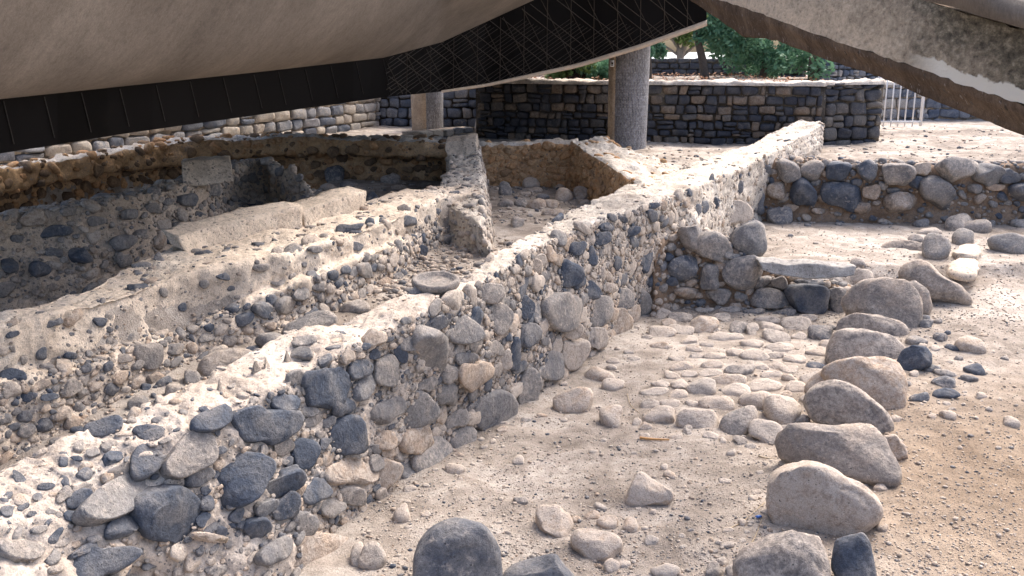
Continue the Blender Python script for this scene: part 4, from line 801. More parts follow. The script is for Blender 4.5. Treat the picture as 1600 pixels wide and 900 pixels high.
# ------------------------------------------------------------------ coursed basalt walls at the back
def coursed(name, lab, line_, z0, z1, hcr, lcr, mat, tones, mort, seed, depth=.35, joint=.011, cap=None, rough=.03, copeT='lw'):
    """line_: plan polyline; blocks laid in courses on its camera side"""
    r_ = np.random.RandomState(seed); P = np.array(line_, float); seg = np.linalg.norm(np.diff(P, axis=0), axis=1); S = np.r_[0, np.cumsum(seg)]; tot = S[-1]
    def at(s):
        i = min(max(np.searchsorted(S, s) - 1, 0), len(seg) - 1); f = (s - S[i]) / seg[i]; d = (P[i + 1] - P[i]) / seg[i]; return P[i] + (P[i + 1] - P[i]) * f, d
    root = empty(name, (P[:, 0].mean(), P[:, 1].mean(), min(z0, z1))); tag(root, lab, 'stone wall', kind='thing')
    core = Bag()
    for i in range(len(seg)):
        d = (P[i + 1] - P[i]) / seg[i]; nn = np.array([-d[1], d[0]]); nn = nn if nn[1] > 0 else -nn; c = (P[i] + P[i + 1]) / 2 + nn * (depth / 2 + .05)
        R = np.array([[d[0], nn[0], 0], [d[1], nn[1], 0], [0, 0, 1]])
        core.box((c[0], c[1], (z0 + z1) / 2 - .02), (seg[i] / 2 + .05, depth / 2, (z1 - z0) / 2), R)
    part('mortar_core', core.arrays()[0], core.arrays()[1], mort, root, smooth=False)
    bag = Bag(); z = z0; D, Fc = ico(3)
    while z < z1 - .06:
        hc = min(r_.uniform(*hcr), z1 - z); s = -r_.uniform(0, .3)
        while s < tot:
            l = r_.uniform(*lcr); hh = hc
            if s + l > 0.02:
                sub = 1
                if r_.rand() < .16: hh = hc * .5; sub = 2
                for q in range(sub):
                    s0 = max(s, 0); s1 = min(s + l, tot); p, d = at((s0 + s1) / 2); nn = np.array([-d[1], d[0]]); nn = nn if nn[1] > 0 else -nn
                    hx = (s1 - s0) / 2 - joint * r_.uniform(.4, 1.3); hz = hh / 2 - joint * r_.uniform(.4, 1.2)
                    if hx < .03: continue
                    V = np.sign(D) * np.abs(D) ** r_.uniform(.3, .55); V = V / np.abs(V).max(0) * np.array([hx, .11, hz])
                    V = V + np.stack([vnoise(V * 6 + r_.uniform(0, 99, 3), 1), vnoise(V * 6 + r_.uniform(0, 99, 3), 2) * 1.2, vnoise(V * 6 + r_.uniform(0, 99, 3), 3)], 1) * rough
                    a_ = r_.normal() * .03; V = np.stack([V[:, 0] * math.cos(a_) - V[:, 2] * math.sin(a_), V[:, 1], V[:, 0] * math.sin(a_) + V[:, 2] * math.cos(a_)], 1)
                    cz = z + hh / 2 + q * hh
                    X = p[0] + d[0] * V[:, 0] + nn[0] * (V[:, 1] + .05 + r_.uniform(-.02, .02)); Y = p[1] + d[1] * V[:, 0] + nn[1] * (V[:, 1] + .05)
                    bag.add(np.stack([X, Y, V[:, 2] + cz], 1), Fc, tone(tones[r_.randint(len(tones))]))
            s += l
        z += hc
    o = part('stone_courses', *bag.arrays()[:2], mat, root, tint=bag.arrays()[2])
    if cap is not None:      # rough pale capping, the sunlit wall top put into its colour
        L = np.array([[*at(s)[0], z1] for s in np.linspace(0, tot, 12)]); nrm = []
        for s in np.linspace(0, tot, 12):
            d = at(s)[1]; nn = np.array([-d[1], d[0]]); nn = nn if nn[1] > 0 else -nn; nrm.append([nn[0], nn[1], 0])
        nrm = np.array(nrm); key = 'cap' + str(seed)
        w_ = wall(key, [L + nrm * (depth + .1) + [0, 0, -.02], L + nrm * (depth + .06) + [0, 0, .05], L + nrm * -.06 + [0, 0, .05], L + nrm * -.07 + [0, 0, -.03]], .06, (.02, .03, .012), smooth=1)
        part('sunlit_lime_capping', w_['V'], w_['F'], cap, root)
    return root
coursed('basalt_wall', 'dark coursed basalt wall with a sunlit pale top behind the grey column', [(-.75, 21.1), (1.2, 20.5), (3.6, 19.95), (6.15, 19.3)], 1.2, 2.56, (.11, .21), (.12, .36), M_DSTONE, 'kkkbobgo', M_DARKM, 5, cap=M_WHITE)
coursed('basalt_wall', 'bluish basalt wall of larger blocks just left of the white gate', [(6.2, 19.35), (7.5, 19.8)], 1.2, 2.58, (.17, .27), (.2, .46), M_DSTONE, 'bbkbgg', M_DARKM, 6, cap=M_WHITE)
coursed('basalt_wall', 'light blue-grey coursed wall running left under the black fascia', [(-10.5, 11.2), (-7.6, 15.1), (-3.3, 24.2)], 1.1, 2.75, (.2, .3), (.3, .62), M_BSTONE, 'glgbtl', M_MGREY, 7)
coursed('basalt_wall', 'shaded basalt wall corner behind the thinner far column', [(-3.3, 24.3), (-.7, 24.1)], 1.1, 2.75, (.2, .26), (.25, .45), M_BSTONE, 'bbkg', M_DARKM, 8)
coursed('basalt_wall', 'low pale-topped stone stub between the far column and the dark wall', [(-1.9, 19.6), (-.8, 21.0)], 1.15, 1.62, (.15, .2), (.2, .4), M_BSTONE, 'glg', M_MGREY, 9)
coursed('basalt_wall', 'pale stone wall seen through and right of the white gate', [(9.6, 26.2), (15, 26.6)], 1.1, 2.35, (.25, .35), (.3, .6), M_BSTONE, 'glgbl', M_MGREY, 10, cap=M_WHITE)
coursed('garden_wall', 'far dark garden wall under the trees right of the grey column', [(2.2, 33.0), (9.4, 31.6)], 2.3, 2.98, (.16, .2), (.25, .5), M_DSTONE, 'kbkb', M_DARKM, 11)
coursed('garden_wall', 'far bluish garden wall left of the grey column', [(-2.5, 31.5), (2.1, 30.6)], 2.3, 2.92, (.18, .22), (.3, .5), M_BSTONE, 'bgb', M_MGREY, 12)
coursed('garden_wall', 'far rubble wall piece right of the green bush', [(8.6, 27.5), (12.5, 29.5)], 2.0, 3.12, (.14, .2), (.16, .34), M_BSTONE, 'bbkg', M_DARKM, 13)
# ------------------------------------------------------------------ columns
def col_mat():
    m, t, b = nt('dark_split_stone', .75, .35); L = t.links; uvn = coord(t, (1, 1, 1), 'UV')
    br = N(t, 'TexBrick'); br.inputs['Scale'].default_value = 1; br.offset = .37; br.inputs['Brick Width'].default_value = .09; br.inputs['Row Height'].default_value = .028
    br.inputs['Mortar Size'].default_value = .004; br.inputs['Color1'].default_value = (.20, .21, .24, 1); br.inputs['Color2'].default_value = (.085, .09, .105, 1); br.inputs['Mortar'].default_value = (.30, .28, .26, 1); br.inputs['Bias'].default_value = -.1
    sw = N(t, 'Mapping'); sw.inputs['Rotation'].default_value = (0, 0, math.pi / 2); L.new(uvn, sw.inputs[0]); L.new(sw.outputs[0], br.inputs['Vector'])
    n = noise(t, coord(t), 26, 5, .7); L.new(mix(t, 1.0, br.outputs['Color'], ramp(t, n, [(.3, .6), (.5, 1.0), (.72, 1.7)]), 'MULTIPLY'), b.inputs['Base Color'])
    p = bump(t, b, br.outputs['Fac'], -.6, .02); bump(t, b, n, .6, .02, p); return m
M_COL = col_mat(); M_LITSIDE = mortar_mat('lit_side_tan', (.46, .36, .26), (.34, .26, .19), (.56, .46, .35), incl=.9)
def column(px_l, px_r, py_base, zb, ztop, lab, strip, taper=1.07):
    c = W((px_l + px_r) / 2, py_base, zb); d = c[1] * ct; r = (px_r - px_l) / 2 / F * (c[1] * ct - (c[2] - H) * st); c = c + np.array([0, r, 0])
    root = empty('column', tuple(c)); tag(root, lab, 'column', None); n = 48; V = []; uv = []
    zs = np.linspace(zb - .3, ztop, 26)
    for z_ in zs:
        k_ = 1 + (taper - 1) * (z_ - zb) / (ztop - zb)
        for i in range(n + 1):
            q = 2 * math.pi * i / n; V.append((c[0] + r * k_ * math.cos(q), c[1] + r * k_ * math.sin(q), z_)); uv.append((q * r, z_))
    part('shaft', V, gridfaces(len(zs), n + 1)[:, ::-1], M_COL, root, uv=uv)
    V = []; a0, a1 = strip
    for z_ in zs:
        k_ = 1 + (taper - 1) * (z_ - zb) / (ztop - zb)
        for i in range(13):
            q = math.radians(a0 + (a1 - a0) * i / 12); rr_ = r * k_ + (.02 if 0 < i < 12 else -.01); V.append((c[0] + rr_ * math.cos(q), c[1] + rr_ * math.sin(q), z_))
    part('lit_side_strip', V, gridfaces(len(zs), 13)[:, ::-1], M_LITSIDE, root)  # tan strip paints the warm light on the column's left side
    return root, c, r
colA, cA, rA = column(954, 1013, 236, 1.36, 3.55, 'thick grey column clad in narrow split stone with its left side lit tan', (150, 222))
colB, cB, rB = column(643, 691, 206, 1.36, 3.0, 'thinner far column, lit tan on its left half, under the black fascia', (170, 272))
mw = plain('white_enamel', (.8, .8, .78), .5, .05); mk = plain('black_print', (.02, .02, .02), .6, .05)
b_ = Bag(); ps = WY(956.5, 99, cA[1] - rA * .72); b_.box(ps, (.035, .012, .06)); part('sign_plate', b_.arrays()[0], b_.arrays()[1], mw, colA, smooth=False)
b_ = Bag(); b_.box(ps + np.array([0, -.014, .0]), (.018, .004, .022)); b_.box(ps + np.array([0, -.014, -.04]), (.02, .004, .006)); part('sign_mark', b_.arrays()[0], b_.arrays()[1], mk, colA, smooth=False)
# ------------------------------------------------------------------ white gate
mg = plain('white_painted_steel', (.78, .77, .76), .5, .08)
def gate():
    Yg = 22.9; root = empty('gate', tuple(WY(1405, 203, Yg))); tag(root, 'white painted metal bar gate at the end of the bluish wall', 'gate')
    def bar(px, w_, ybot, name, top=3.05):
        b = WY(px, ybot, Yg); q = Bag(); q.box((b[0], b[1], (b[2] + top) / 2), (w_, w_ if name == 'gate_bar' else w_ * .6, (top - b[2]) / 2)); return part(name, q.arrays()[0], q.arrays()[1], mg, root, smooth=False)
    bar(1368, .04, 204, 'gate_post', 3.15); bar(1438, .03, 197, 'gate_post', 3.0)
    for x in (1380, 1391, 1402, 1413, 1425): bar(x, .012, 198, 'gate_bar', 2.95)
    for z_ in (190.0, 92.0):
        a_ = WY(1368, z_, Yg); b2 = WY(1438, z_, Yg); q = Bag(); q.box(((a_[0] + b2[0]) / 2, Yg - .018, a_[2]), ((b2[0] - a_[0]) / 2, .012, .018)); part('gate_rail', q.arrays()[0], q.arrays()[1], mg, root, smooth=False)
gate()

# ------------------------------------------------------------------ memorial building overhead
def conc_mat():
    m, t, b = nt('board_marked_concrete', .85, .25); L = t.links; v = coord(t, (1, 1, 1)); st2 = coord(t, (.7, 3.5, 3.5))
    n1 = noise(t, v, .7, 5, .6, .6); n2 = noise(t, st2, 5, 6, .7); n3 = noise(t, v, 60, 3, .6); n4 = noise(t, st2, 45, 4, .75)
    base = ramp(t, n1, [(.3, (.13, .112, .094)), (.5, (.185, .16, .135)), (.7, (.245, .215, .183))])
    base = mix(t, 1.0, base, ramp(t, n2, [(.3, .78), (.5, 1.0), (.7, 1.12)]), 'MULTIPLY')
    base = mix(t, mth(t, 'MULTIPLY', ramp(t, n4, [(.27, 1.0), (.36, 0.0)]), .6), base, (.08, .06, .05))
    L.new(mix(t, 1.0, base, ramp(t, n3, [(.3, .85), (.7, 1.12)]), 'MULTIPLY'), b.inputs['Base Color'])
    p = bump(t, b, n2, .3, .02); bump(t, b, n4, .5, .006, p); return m
def beam_mat():
    m, t, b = nt('mouldy_concrete', .9, .2); L = t.links; uvn = N(t, 'TexCoord').outputs['UV']; s = N(t, 'SeparateXYZ'); L.new(uvn, s.inputs[0]); U, Vv = s.outputs[0], s.outputs[1]
    v = coord(t, (1, .33, 1)); n1 = noise(t, v, 3.2, 5, .62, .4); n2 = noise(t, v, 34, 5, .75); n3 = noise(t, v, 90, 3, .7); n5 = noise(t, v, 7, 4, .7)
    base = ramp(t, n2, [(.3, (.22, .17, .12)), (.42, (.52, .43, .32)), (.62, (.70, .58, .43)), (.8, (.78, .68, .53))])
    mould = mth(t, 'ADD', mth(t, 'MULTIPLY', mth(t, 'SUBTRACT', U, .26), 1.7), mth(t, 'MULTIPLY', mth(t, 'SUBTRACT', n1, .5), 1.9)); mould = mth(t, 'ADD', mould, mth(t, 'MULTIPLY', mth(t, 'SUBTRACT', Vv, .45), .7), clamp=True)
    dark = ramp(t, n2, [(.34, (.025, .025, .02)), (.5, (.10, .09, .065)), (.64, (.25, .225, .17)), (.78, (.46, .42, .34))])
    base = mix(t, mth(t, 'MULTIPLY', mould, .93), base, dark)
    wm = mth(t, 'SUBTRACT', mth(t, 'ADD', mth(t, 'SUBTRACT', .22, Vv), mth(t, 'MULTIPLY', mth(t, 'SUBTRACT', n5, .5), .42)), 0.0)
    wu = mth(t, 'MULTIPLY', mth(t, 'SUBTRACT', U, .66), 10, clamp=True); wmask = mth(t, 'MULTIPLY', mth(t, 'MULTIPLY', wm, 30, clamp=True), wu)
    base = mix(t, wmask, base, (.72, .69, .6)); L.new(base, b.inputs['Base Color']); bump(t, b, n2, .8, .02); return m
M_CONC = conc_mat(); M_BEAM = beam_mat()
M_EDGE = mortar_mat('stained_concrete_edge', (.14, .10, .07), (.07, .05, .035), (.23, .17, .12), (.03, .025, .02), .8); M_RIM = plain('tan_concrete_rim', (.50, .40, .30), .85, .2, 14, .3, .01)
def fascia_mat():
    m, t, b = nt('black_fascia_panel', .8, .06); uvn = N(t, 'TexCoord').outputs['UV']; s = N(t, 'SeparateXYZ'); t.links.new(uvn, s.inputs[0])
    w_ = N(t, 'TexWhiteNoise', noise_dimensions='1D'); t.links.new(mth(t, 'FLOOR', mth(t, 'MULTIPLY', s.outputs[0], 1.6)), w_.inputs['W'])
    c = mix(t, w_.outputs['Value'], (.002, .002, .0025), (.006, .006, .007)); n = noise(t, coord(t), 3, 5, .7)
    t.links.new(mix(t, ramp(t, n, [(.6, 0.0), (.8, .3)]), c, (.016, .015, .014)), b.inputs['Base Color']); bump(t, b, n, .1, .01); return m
M_FASC = fascia_mat(); M_LINE = plain('bronze_lattice', (.036, .03, .025), .55, .2); M_SEAM = plain('panel_seam', (.014, .014, .016), .5, .1)
xs2 = [-420, -150, 0, 200, 400, 600, 690, 760, 900, 1000, 1104]; y2 = [302, 262, 240, 208, 180, 152, 143, 133, 103, 73, 36]; Y2 = [3.9, 5.0, 5.8, 7.3, 9.4, 13.0, 15.0, 16.0, 17.2, 17.5, 17.9]
y1 = [215, 176, 155, 134, 113, 90, 66, 34, -30, -75, -120]
E2_ = np.array([WY(a, b_, c) for a, b_, c in zip(xs2, y2, Y2)]); E1_ = np.array([WY(a, b_, c * .955) for a, b_, c in zip(xs2, y1, Y2)])
def pl(A, m=90):
    P = np.asarray(A); s = np.r_[0, np.cumsum(np.linalg.norm(np.diff(E2_, axis=0), axis=1))]; q = np.linspace(0, s[-1], m); return np.stack([np.interp(q, s, P[:, i]) for i in range(3)], 1), q
roof = empty('memorial_building', (E2_[:, 0].mean(), E2_[:, 1].mean(), 1.4)); tag(roof, 'modern concrete building hovering over the ruins, pale hull above a black band', 'building')
A2, q2 = pl(E2_); A1, _ = pl(E1_)
G = np.stack([A2 + (A1 - A2) * k_ / 10 for k_ in range(11)], 1); UVf = np.stack([np.repeat(q2, 11), np.tile(np.linspace(0, 1, 11), len(q2))], 1)
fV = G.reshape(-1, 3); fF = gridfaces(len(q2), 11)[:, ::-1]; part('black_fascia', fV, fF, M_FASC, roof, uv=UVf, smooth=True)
fb = BVHTree.FromPolygons([tuple(v) for v in fV], [tuple(int(i) for i in f) for f in fF])
# underside behind the fascia
deep = np.array([[-3.5, 6, .35]]) * 1.0
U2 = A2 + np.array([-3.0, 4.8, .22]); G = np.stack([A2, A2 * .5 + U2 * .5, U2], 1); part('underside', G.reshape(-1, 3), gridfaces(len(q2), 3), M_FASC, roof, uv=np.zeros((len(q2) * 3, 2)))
# soffit: from the fascia's top towards and over the viewer, then up as a parapet and back over
near = np.array([WY(a, min(-34, b_ - 45), c * (.76 if a < 650 else .8)) for a, b_, c in zip(xs2, y1, Y2)])
N1, _ = pl(near); rows = []
for k_ in range(13):
    f_ = k_ / 12; p = A1 + (N1 - A1) * f_; p[:, 2] -= .16 * math.sin(math.pi * f_) * np.clip((17 - A1[:, 1]) / 8, 0, 1) ; rows.append(p)
G = np.stack(rows, 1); part('hull_soffit', G.reshape(-1, 3), gridfaces(len(q2), 13)[:, ::-1], M_CONC, roof)
par = [N1 + np.array([0, 0, 0.0]), N1 + np.array([-.15, .15, .5]), N1 + np.array([-.2, .3, 1.2]), N1 + np.array([-2.6, 5.2, 1.3]), U2 + np.array([0, 0, 1.6]), U2]
G = np.stack(par, 1); part('hull_shell', G.reshape(-1, 3), gridfaces(len(q2), len(par))[:, ::-1], M_CONC, roof, smooth=False)
# tan rim along the lower edge (right half)
k0 = int(len(q2) * .66); Rm = A2[k0:]; w_r = np.linspace(.02, .06, len(Rm))[:, None]
G = np.stack([Rm + [0, -.03, 0] + w_r * [0, 0, .9], Rm + [0, -.05, 0] - w_r * [0, 0, .9], Rm + [0, .3, 0] - w_r * [0, 0, .9], Rm + [0, .3, 0] + w_r * [0, 0, .9]], 1)
part('rim', G.reshape(-1, 3), gridfaces(len(Rm), 4, True)[:, ::-1], M_RIM, roof, smooth=False)
# seams and lattice ribs lying on the fascia
def on_f(px, py):
    d = ray(px, py); d = d / np.linalg.norm(d); h = fb.ray_cast(Vector(C0), Vector(d))
    if h[0] is None: return None
    n = np.array(h[1]); n = n if np.dot(n, d) < 0 else -n; return np.array(h[0]) + n * .006, n
def rib(bag, a_, b2, w_, n=14):
    pts = [on_f(a_[0] + (b2[0] - a_[0]) * i / n, a_[1] + (b2[1] - a_[1]) * i / n) for i in range(n + 1)]; run = []
    for p in pts + [None]:
        if p is not None: run.append(p[0])
        else:
            if len(run) > 1: bag.tube(run, w_, 4)
            run = []
lat = Bag(); seam = Bag(); ylo = lambda x: np.interp(x, xs2, y2); yhi = lambda x: np.interp(x, xs2, y1)
for x in (8, 72, 130, 190, 247, 300, 352, 400, 438, 480, 520, 560, 602): rib(seam, (x - 4, yhi(x) + 3), (x + 16 - x * .012, ylo(x) - 1), .003, 6)
for k_ in range(-4, 9):
    x0 = 600 + 73 * k_
    for j in range(7):      # bundles of fine parallels
        a_ = (x0 + j * 5.5, 230 + j * 2.5); b2 = (x0 + j * 5.5 + 290, 230 + j * 2.5 - 200)
        if x0 + 60 > 560: pass
        rib(lat, a_, b2, .0045, 40)
    for j in range(2):
        a_ = (x0 + j * 36, -40 + j * 10); rib(lat, a_, (a_[0] + 230, a_[1] + 180), .0065, 40)
        rib(lat, (x0 + j * 36, 0), (x0 + j * 36 - 2, 180), .0065, 40)
        rib(lat, (x0 + j * 36 - 20, -20), (x0 + j * 36 + 75, 165), .0065, 40)
def clipx(bag, x0):
    V, Fc, T = bag.arrays(); px, _, _ = proj(V); ok = px > x0; return V, Fc[ok[Fc].all(1)]
V_, F_ = clipx(lat, 603); part('lattice_rib', V_, F_, M_LINE, roof)['kind'] = 'stuff'
part('panel_seam', seam.arrays()[0], seam.arrays()[1], M_SEAM, roof)['kind'] = 'stuff'
# right-hand beam running towards the viewer
bx = [1060, 1110, 1155, 1200, 1275, 1362, 1425, 1525, 1600, 1760]; bb = [-8, 26, 58, 62, 91, 120, 147, 190, 222, 292]; bm = [-40, -5, 10, 25, 54, 82, 103, 139, 165, 222]
bt = [-90, -90, -85, -80, -70, -45, -6, 25, 46, 92]; bY = [13.5, 12, 10.6, 9.2, 7.6, 6.2, 5.4, 4.5, 4.0, 3.2]
pb_ = np.array([WY(a, y, Y) for a, y, Y in zip(bx, bb, bY)]); pm_ = np.array([WY(a, y, Y) for a, y, Y in zip(bx, bm, bY)]); pt_ = np.array([WY(a, y, Y * 1.02) for a, y, Y in zip(bx, bt, bY)])
pb_ = pb_ + np.array([.05, 0, 0])
def dense(A, m=80): return catmull(A, m) if False else np.stack([np.interp(np.linspace(0, len(A) - 1, m), np.arange(len(A)), np.asarray(A)[:, i]) for i in range(3)], 1)
Bb, Bm, Bt = dense(pb_), dense(pm_), dense(pt_); uu = np.interp(np.linspace(0, len(bx) - 1, 80), np.arange(len(bx)), (np.array(bx) - 1060) / 540)
beam = empty('concrete_beam', tuple(pb_[5])); tag(beam, 'mould-stained sloping concrete beam at upper right with a flaking white patch', 'concrete beam')
nvv = 14; G = np.stack([Bm + (Bt - Bm) * k_ / (nvv - 1) for k_ in range(nvv)], 1); G = G + .008 * fbm(G * 9, 3, 71)[..., None]
part('beam_face', G.reshape(-1, 3), gridfaces(80, nvv)[:, ::-1], M_BEAM, beam, uv=np.stack([np.repeat(uu, nvv), np.tile(np.linspace(0, 1, nvv), 80)], 1))
nv2 = 9; G = np.stack([Bm + (Bb - Bm) * k_ / (nv2 - 1) + np.array([-.012, 0, 0]) * math.sin(math.pi * k_ / (nv2 - 1) * 2) for k_ in range(nv2)], 1); G = G + .006 * fbm(G * 6, 3, 73)[..., None]
G = np.concatenate([G, (Bb + np.array([.5, .1, .05]))[:, None], (Bt + np.array([.5, .1, 0]))[:, None], Bt[:, None]], 1)
part('beam_edge', G.reshape(-1, 3), gridfaces(80, G.shape[1]), M_EDGE, beam)
cap_e = np.concatenate([Bt[-1:], Bm[-1:], Bb[-1:], (Bb + np.array([.5, .1, .05]))[-1:], (Bt + np.array([.5, .1, 0]))[-1:]]); part('beam_end', np.concatenate([cap_e, cap_e.mean(0, keepdims=True)]), [[0, 1, 5], [1, 2, 5], [2, 3, 5], [3, 4, 5], [4, 0, 5]], M_EDGE, beam, smooth=False)
ub = [(1420, -30, -120), (1437, 0, -110), (1487, 10, -105), (1525, 24, -60), (1560, 33, 0 - 8), (1600, 45, 4), (1760, 92, 40)]; uY = [5.0, 4.9, 4.5, 4.2, 3.95, 3.7, 3.0]
Ub = dense([WY(a, y, Y) for (a, y, _), Y in zip(ub, uY)], 50); Ut = dense([WY(a, y, Y) for (a, _, y), Y in zip(ub, uY)], 50)
G = np.stack([Ub + [.35, .05, 0], Ub, Ub * .5 + Ut * .5 + [-.01, 0, 0], Ut, Ut + [.35, .05, 0]], 1); part('upper_ledge', G.reshape(-1, 3), gridfaces(50, 5, True)[:, ::-1], M_CONC, beam, smooth=False)

# ------------------------------------------------------------------ trees beyond the walls
def leaf_mat(name, c1, c2):
    m, t, b = nt(name, .6, .3); L = t.links; a = N(t, 'Attribute', attribute_name='tint'); s = N(t, 'SeparateColor'); L.new(a.outputs['Color'], s.inputs[0])
    L.new(mix(t, s.outputs[0], c1, c2), b.inputs['Base Color']); tr = N(t, 'BsdfTranslucent'); L.new(mix(t, s.outputs[0], c1, c2), tr.inputs[0])
    mx = N(t, 'MixShader'); mx.inputs[0].default_value = .3; out = t.nodes['Material Output']; L.new(b.outputs[0], mx.inputs[1]); L.new(tr.outputs[0], mx.inputs[2]); L.new(mx.outputs[0], out.inputs[0]); return m
M_LEAF = leaf_mat('leaves', (.04, .12, .075), (.19, .36, .21)); M_LEAF2 = leaf_mat('yellow_green_leaves', (.07, .12, .03), (.2, .28, .08)); M_BARK = plain('bark', (.10, .08, .065), .9, .4, 20, .6, .02); M_BARKP = plain('pale_bark', (.22, .19, .16), .9, .3, 20, .5, .02)
def leaves(root, clumps, n, size, mat, seed, name='crown'):
    r_ = np.random.RandomState(seed); V = np.empty((n, 4, 3)); T = np.empty((n, 4, 3)); w_ = np.array([c[3] ** 2 for c in clumps]); w_ = w_ / w_.sum(); idx = r_.choice(len(clumps), n, p=w_)
    ct_ = r_.rand(len(clumps)); C = np.array([c[:3] for c in clumps]); R_ = np.array([c[3] for c in clumps])
    d = r_.normal(size=(n, 3)); d /= np.linalg.norm(d, axis=1, keepdims=True); rad = R_[idx] * r_.rand(n) ** .4
    p = C[idx] + d * rad[:, None] * np.array([1, 1, .75]); a_ = r_.normal(size=(n, 3)); a_ /= np.linalg.norm(a_, axis=1, keepdims=True); b2 = np.cross(a_, r_.normal(size=(n, 3))); b2 /= np.linalg.norm(b2, axis=1, keepdims=True)
    s = size * r_.uniform(.6, 1.4, (n, 1))
    V[:, 0] = p - a_ * s; V[:, 1] = p + b2 * s * .45; V[:, 2] = p + a_ * s; V[:, 3] = p - b2 * s * .45
    T[:] = np.clip(ct_[idx] * .5 + r_.rand(n) * .5, 0, 1)[:, None, None]
    part(name, V.reshape(-1, 3), np.arange(n * 4).reshape(-1, 4), mat, root, tint=T.reshape(-1, 3), smooth=False)
def tree(name, lab, base, limbs, clumps, n, size, mat, bark, seed, cat='tree'):
    root = empty(name, base); tag(root, lab, cat)
    if limbs:
        b = Bag()
        for pts, r0, r1 in limbs: P = catmull(np.array(pts, float), 10); b.tube(P, np.linspace(r0, r1, 10), 8)
        part('trunk', b.arrays()[0], b.arrays()[1], bark, root)
    if clumps: leaves(root, clumps, n, size, mat, seed)
    return root
def clumpset(n, px, py, Y, r, seed):
    r_ = np.random.RandomState(seed); o = []
    for _ in range(n):
        p = WY(r_.uniform(*px), r_.uniform(*py), r_.uniform(*Y)); o.append((*p, r_.uniform(*r)))
    return o
w = WY
tree('bushy_tree', 'dense dark green bushy tree beyond the wall, right of the leaning trunk', tuple(W(1190, 124, 2.45)), [([w(1190, 126, 28.5), w(1195, 90, 28.6), w(1180, 40, 28.5)], .12, .05), ([w(1195, 95, 28.6), w(1235, 60, 28.8)], .07, .03)],
     clumpset(34, (1120, 1300), (10, 118), (27, 30), (.35, .7), 3) + clumpset(8, (1105, 1160), (30, 70), (27, 29), (.25, .45), 4), 8500, .085, M_LEAF, M_BARK, 3)
tree('leaning_tree', 'dark leaning tree trunk left of the bushy tree', tuple(W(1100, 126, 2.45)), [([w(1102, 128, 27.2), w(1098, 95, 27.2), w(1090, 60, 27.2), w(1086, 10, 27.2)], .13, .08), ([w(1090, 62, 27.2), w(1120, 30, 27.3), w(1140, 5, 27.4)], .06, .03)],
     clumpset(7, (1080, 1140), (35, 62), (26.8, 27.6), (.15, .3), 5) + clumpset(6, (1040, 1140), (-40, 20), (27, 28), (.4, .7), 6), 2600, .08, M_LEAF, M_BARK, 5)
tree('pale_tree', 'pale forked tree against the white sky beyond the far garden wall', tuple(w(1063, 100, 37)), [([w(1064, 112, 37), w(1063, 92, 37), w(1058, 70, 37), w(1040, 45, 37.2)], .16, .07), ([w(1063, 92, 37), w(1070, 70, 37), w(1072, 45, 37), w(1075, 10, 37)], .12, .06), ([w(1064, 90, 37), w(1085, 72, 37), w(1100, 62, 37)], .06, .03), ([w(1058, 85, 37), w(1045, 76, 37), w(1034, 70, 37)], .05, .03), ([w(1072, 60, 37), w(1085, 40, 37)], .05, .03)],
     clumpset(16, (1015, 1110), (20, 62), (36, 39), (.3, .6), 7), 3200, .10, M_LEAF2, M_BARKP, 7)
tree('slim_tree', 'slim dark trunk with drooping leaves directly right of the grey column', tuple(W(1014, 128, 2.45)), [([w(1014, 130, 26.5), w(1014, 100, 26.5), w(1012, 60, 26.5), w(1018, 20, 26.5)], .09, .06)],
     clumpset(9, (1000, 1035), (55, 82), (26, 27), (.15, .32), 8), 1700, .07, M_LEAF, M_BARK, 8)
def palm():
    base = WY(900, 130, 26.0); base[2] = 2.5; root = empty('palm_tree', tuple(base)); tag(root, 'squat shaggy palm trunk under the lattice, left of the grey column', 'palm tree'); b = Bag(); r_ = np.random.RandomState(4)
    top = w(902, 60, base[1]); b.tube(catmull(np.array([base - [0, 0, .2], base * .6 + top * .4, top]), 12), np.linspace(.27, .22, 12), 14)
    for k_ in range(150):
        q = r_.uniform(0, 6.28); z_ = r_.uniform(0, 1); p = base + (top - base) * z_; d = np.array([math.cos(q), math.sin(q), .5]); b.tube([p + d * .2, p + d * .34, p + d * .4 + [0, 0, .08]], [.035, .025, .01], 4)
    part('trunk', b.arrays()[0], b.arrays()[1], plain('palm_bark', (.045, .035, .03), .95, .5), root); leaves(root, clumpset(10, (868, 935), (70, 108), (base[1] - .5, base[1] + .5), (.2, .4), 5), 1500, .09, M_LEAF2, 5)
palm()
tree('shrub', 'green shrub between the palm trunk and the grey column', tuple(W(935, 134, 2.45)), [], clumpset(12, (915, 952), (98, 128), (25.5, 27), (.2, .35), 9), 3000, .06, M_LEAF, M_BARK, 9, 'shrub')
tree('shrub', 'small bright green shrub left of the palm trunk', tuple(W(872, 134, 2.45)), [], clumpset(5, (862, 884), (110, 132), (25.5, 26.5), (.14, .25), 10), 900, .06, M_LEAF2, M_BARK, 10, 'shrub')
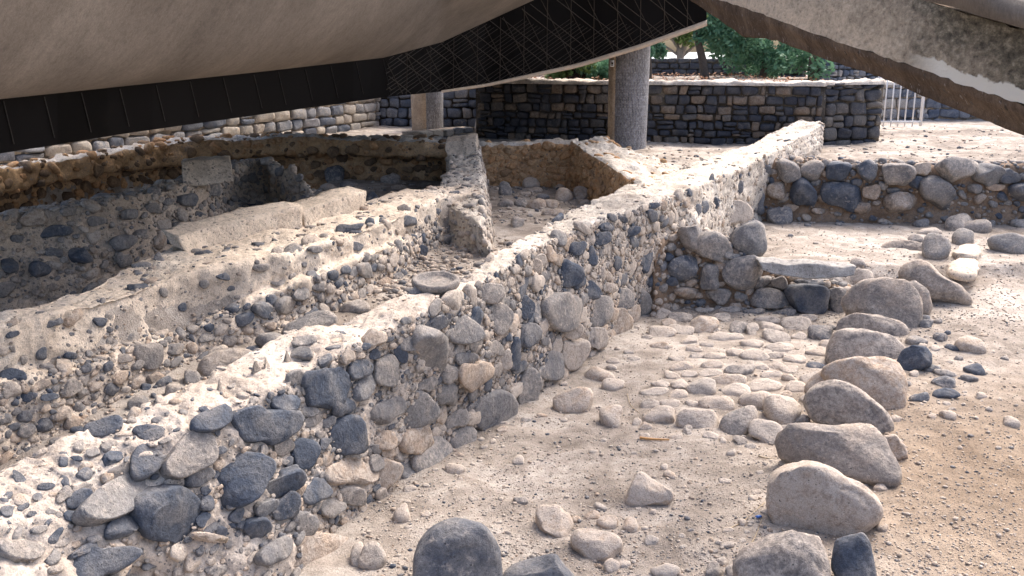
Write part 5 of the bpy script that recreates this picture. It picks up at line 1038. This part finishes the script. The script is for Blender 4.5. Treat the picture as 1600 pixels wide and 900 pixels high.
# leaf litter under the trees
r_ = np.random.RandomState(9); n = 2600; P = np.stack([r_.uniform(-1.5, 12, n), r_.uniform(22, 31, n), np.full(n, 2.47) + r_.rand(n) * .1], 1); P = P[P[:, 0] < 7.5]
n = len(P); a_ = r_.normal(size=(n, 3)) * [1, 1, .3]; a_ /= np.linalg.norm(a_, axis=1, keepdims=True); b2 = np.cross(a_, [0, 0, 1.]); V = np.stack([P - a_ * .06, P + b2 * .03, P + a_ * .06, P - b2 * .03], 1)
ml = plain('dry_leaves', (.26, .13, .07), .8, .4); o = mesh('leaf_litter', V.reshape(-1, 3), np.arange(n * 4).reshape(-1, 4), ml, smooth=False); tag(o, 'dry reddish leaf litter on the ground under the trees', kind='stuff')
# small litter on the floor
def stick(pts, r, lab, mat, name='twig'):
    b = Bag(); P = []
    for (x, y) in pts:
        p = W(x, y, .03)
        for _ in range(4): p = W(x, y, gz(p[0], p[1]) + r * 1.1)
        P.append(p)
    b.tube(catmull(np.array(P), 12), r * np.linspace(1, .6, 12), 6); V, Fc, _ = b.arrays(); o = mesh(name, V, Fc, mat, origin=tuple(P[0])); tag(o, lab, 'twig', 'dry twigs on the front floor')
mt = plain('dry_stick', (.50, .28, .12), .7, .3); ms = plain('dry_twig', (.40, .32, .22), .8, .3)
stick([(1000, 684), (1020, 686), (1046, 687)], .012, 'short orange-brown stick below the cobbles on the sandy floor', mt)
stick([(980, 615), (985, 632), (1000, 646)], .004, 'thin curved dry twig by the pale cobbles left of the cobbled patch', ms)
stick([(1130, 830), (1160, 815), (1195, 785)], .006, 'straw-coloured twig left of the large pale rock', ms)
stick([(1165, 862), (1180, 838), (1190, 812)], .005, 'straw-coloured twig behind the nearest boulder of the row', ms)
stick([(1185, 712), (1200, 716), (1225, 715)], .005, 'thin twig left of the large angular grey rock', ms)
stick([(1376, 730), (1400, 728), (1440, 745)], .005, 'thin twig right of the large angular grey rock', ms)
b_ = Bag(); p = W(1185, 811, .03); b_.box(p + np.array([0, 0, .02]), (.02, .012, .004), np.array([[.9, -.43, 0], [.43, .9, 0], [0, 0, 1]])); mb = plain('blue_plastic', (.05, .16, .5), .4, .1)
o = mesh('plastic_scrap', b_.arrays()[0], b_.arrays()[1], mb, smooth=False, origin=tuple(p)); tag(o, 'tiny scrap of blue plastic on the ground left of the large pale rock', 'litter')
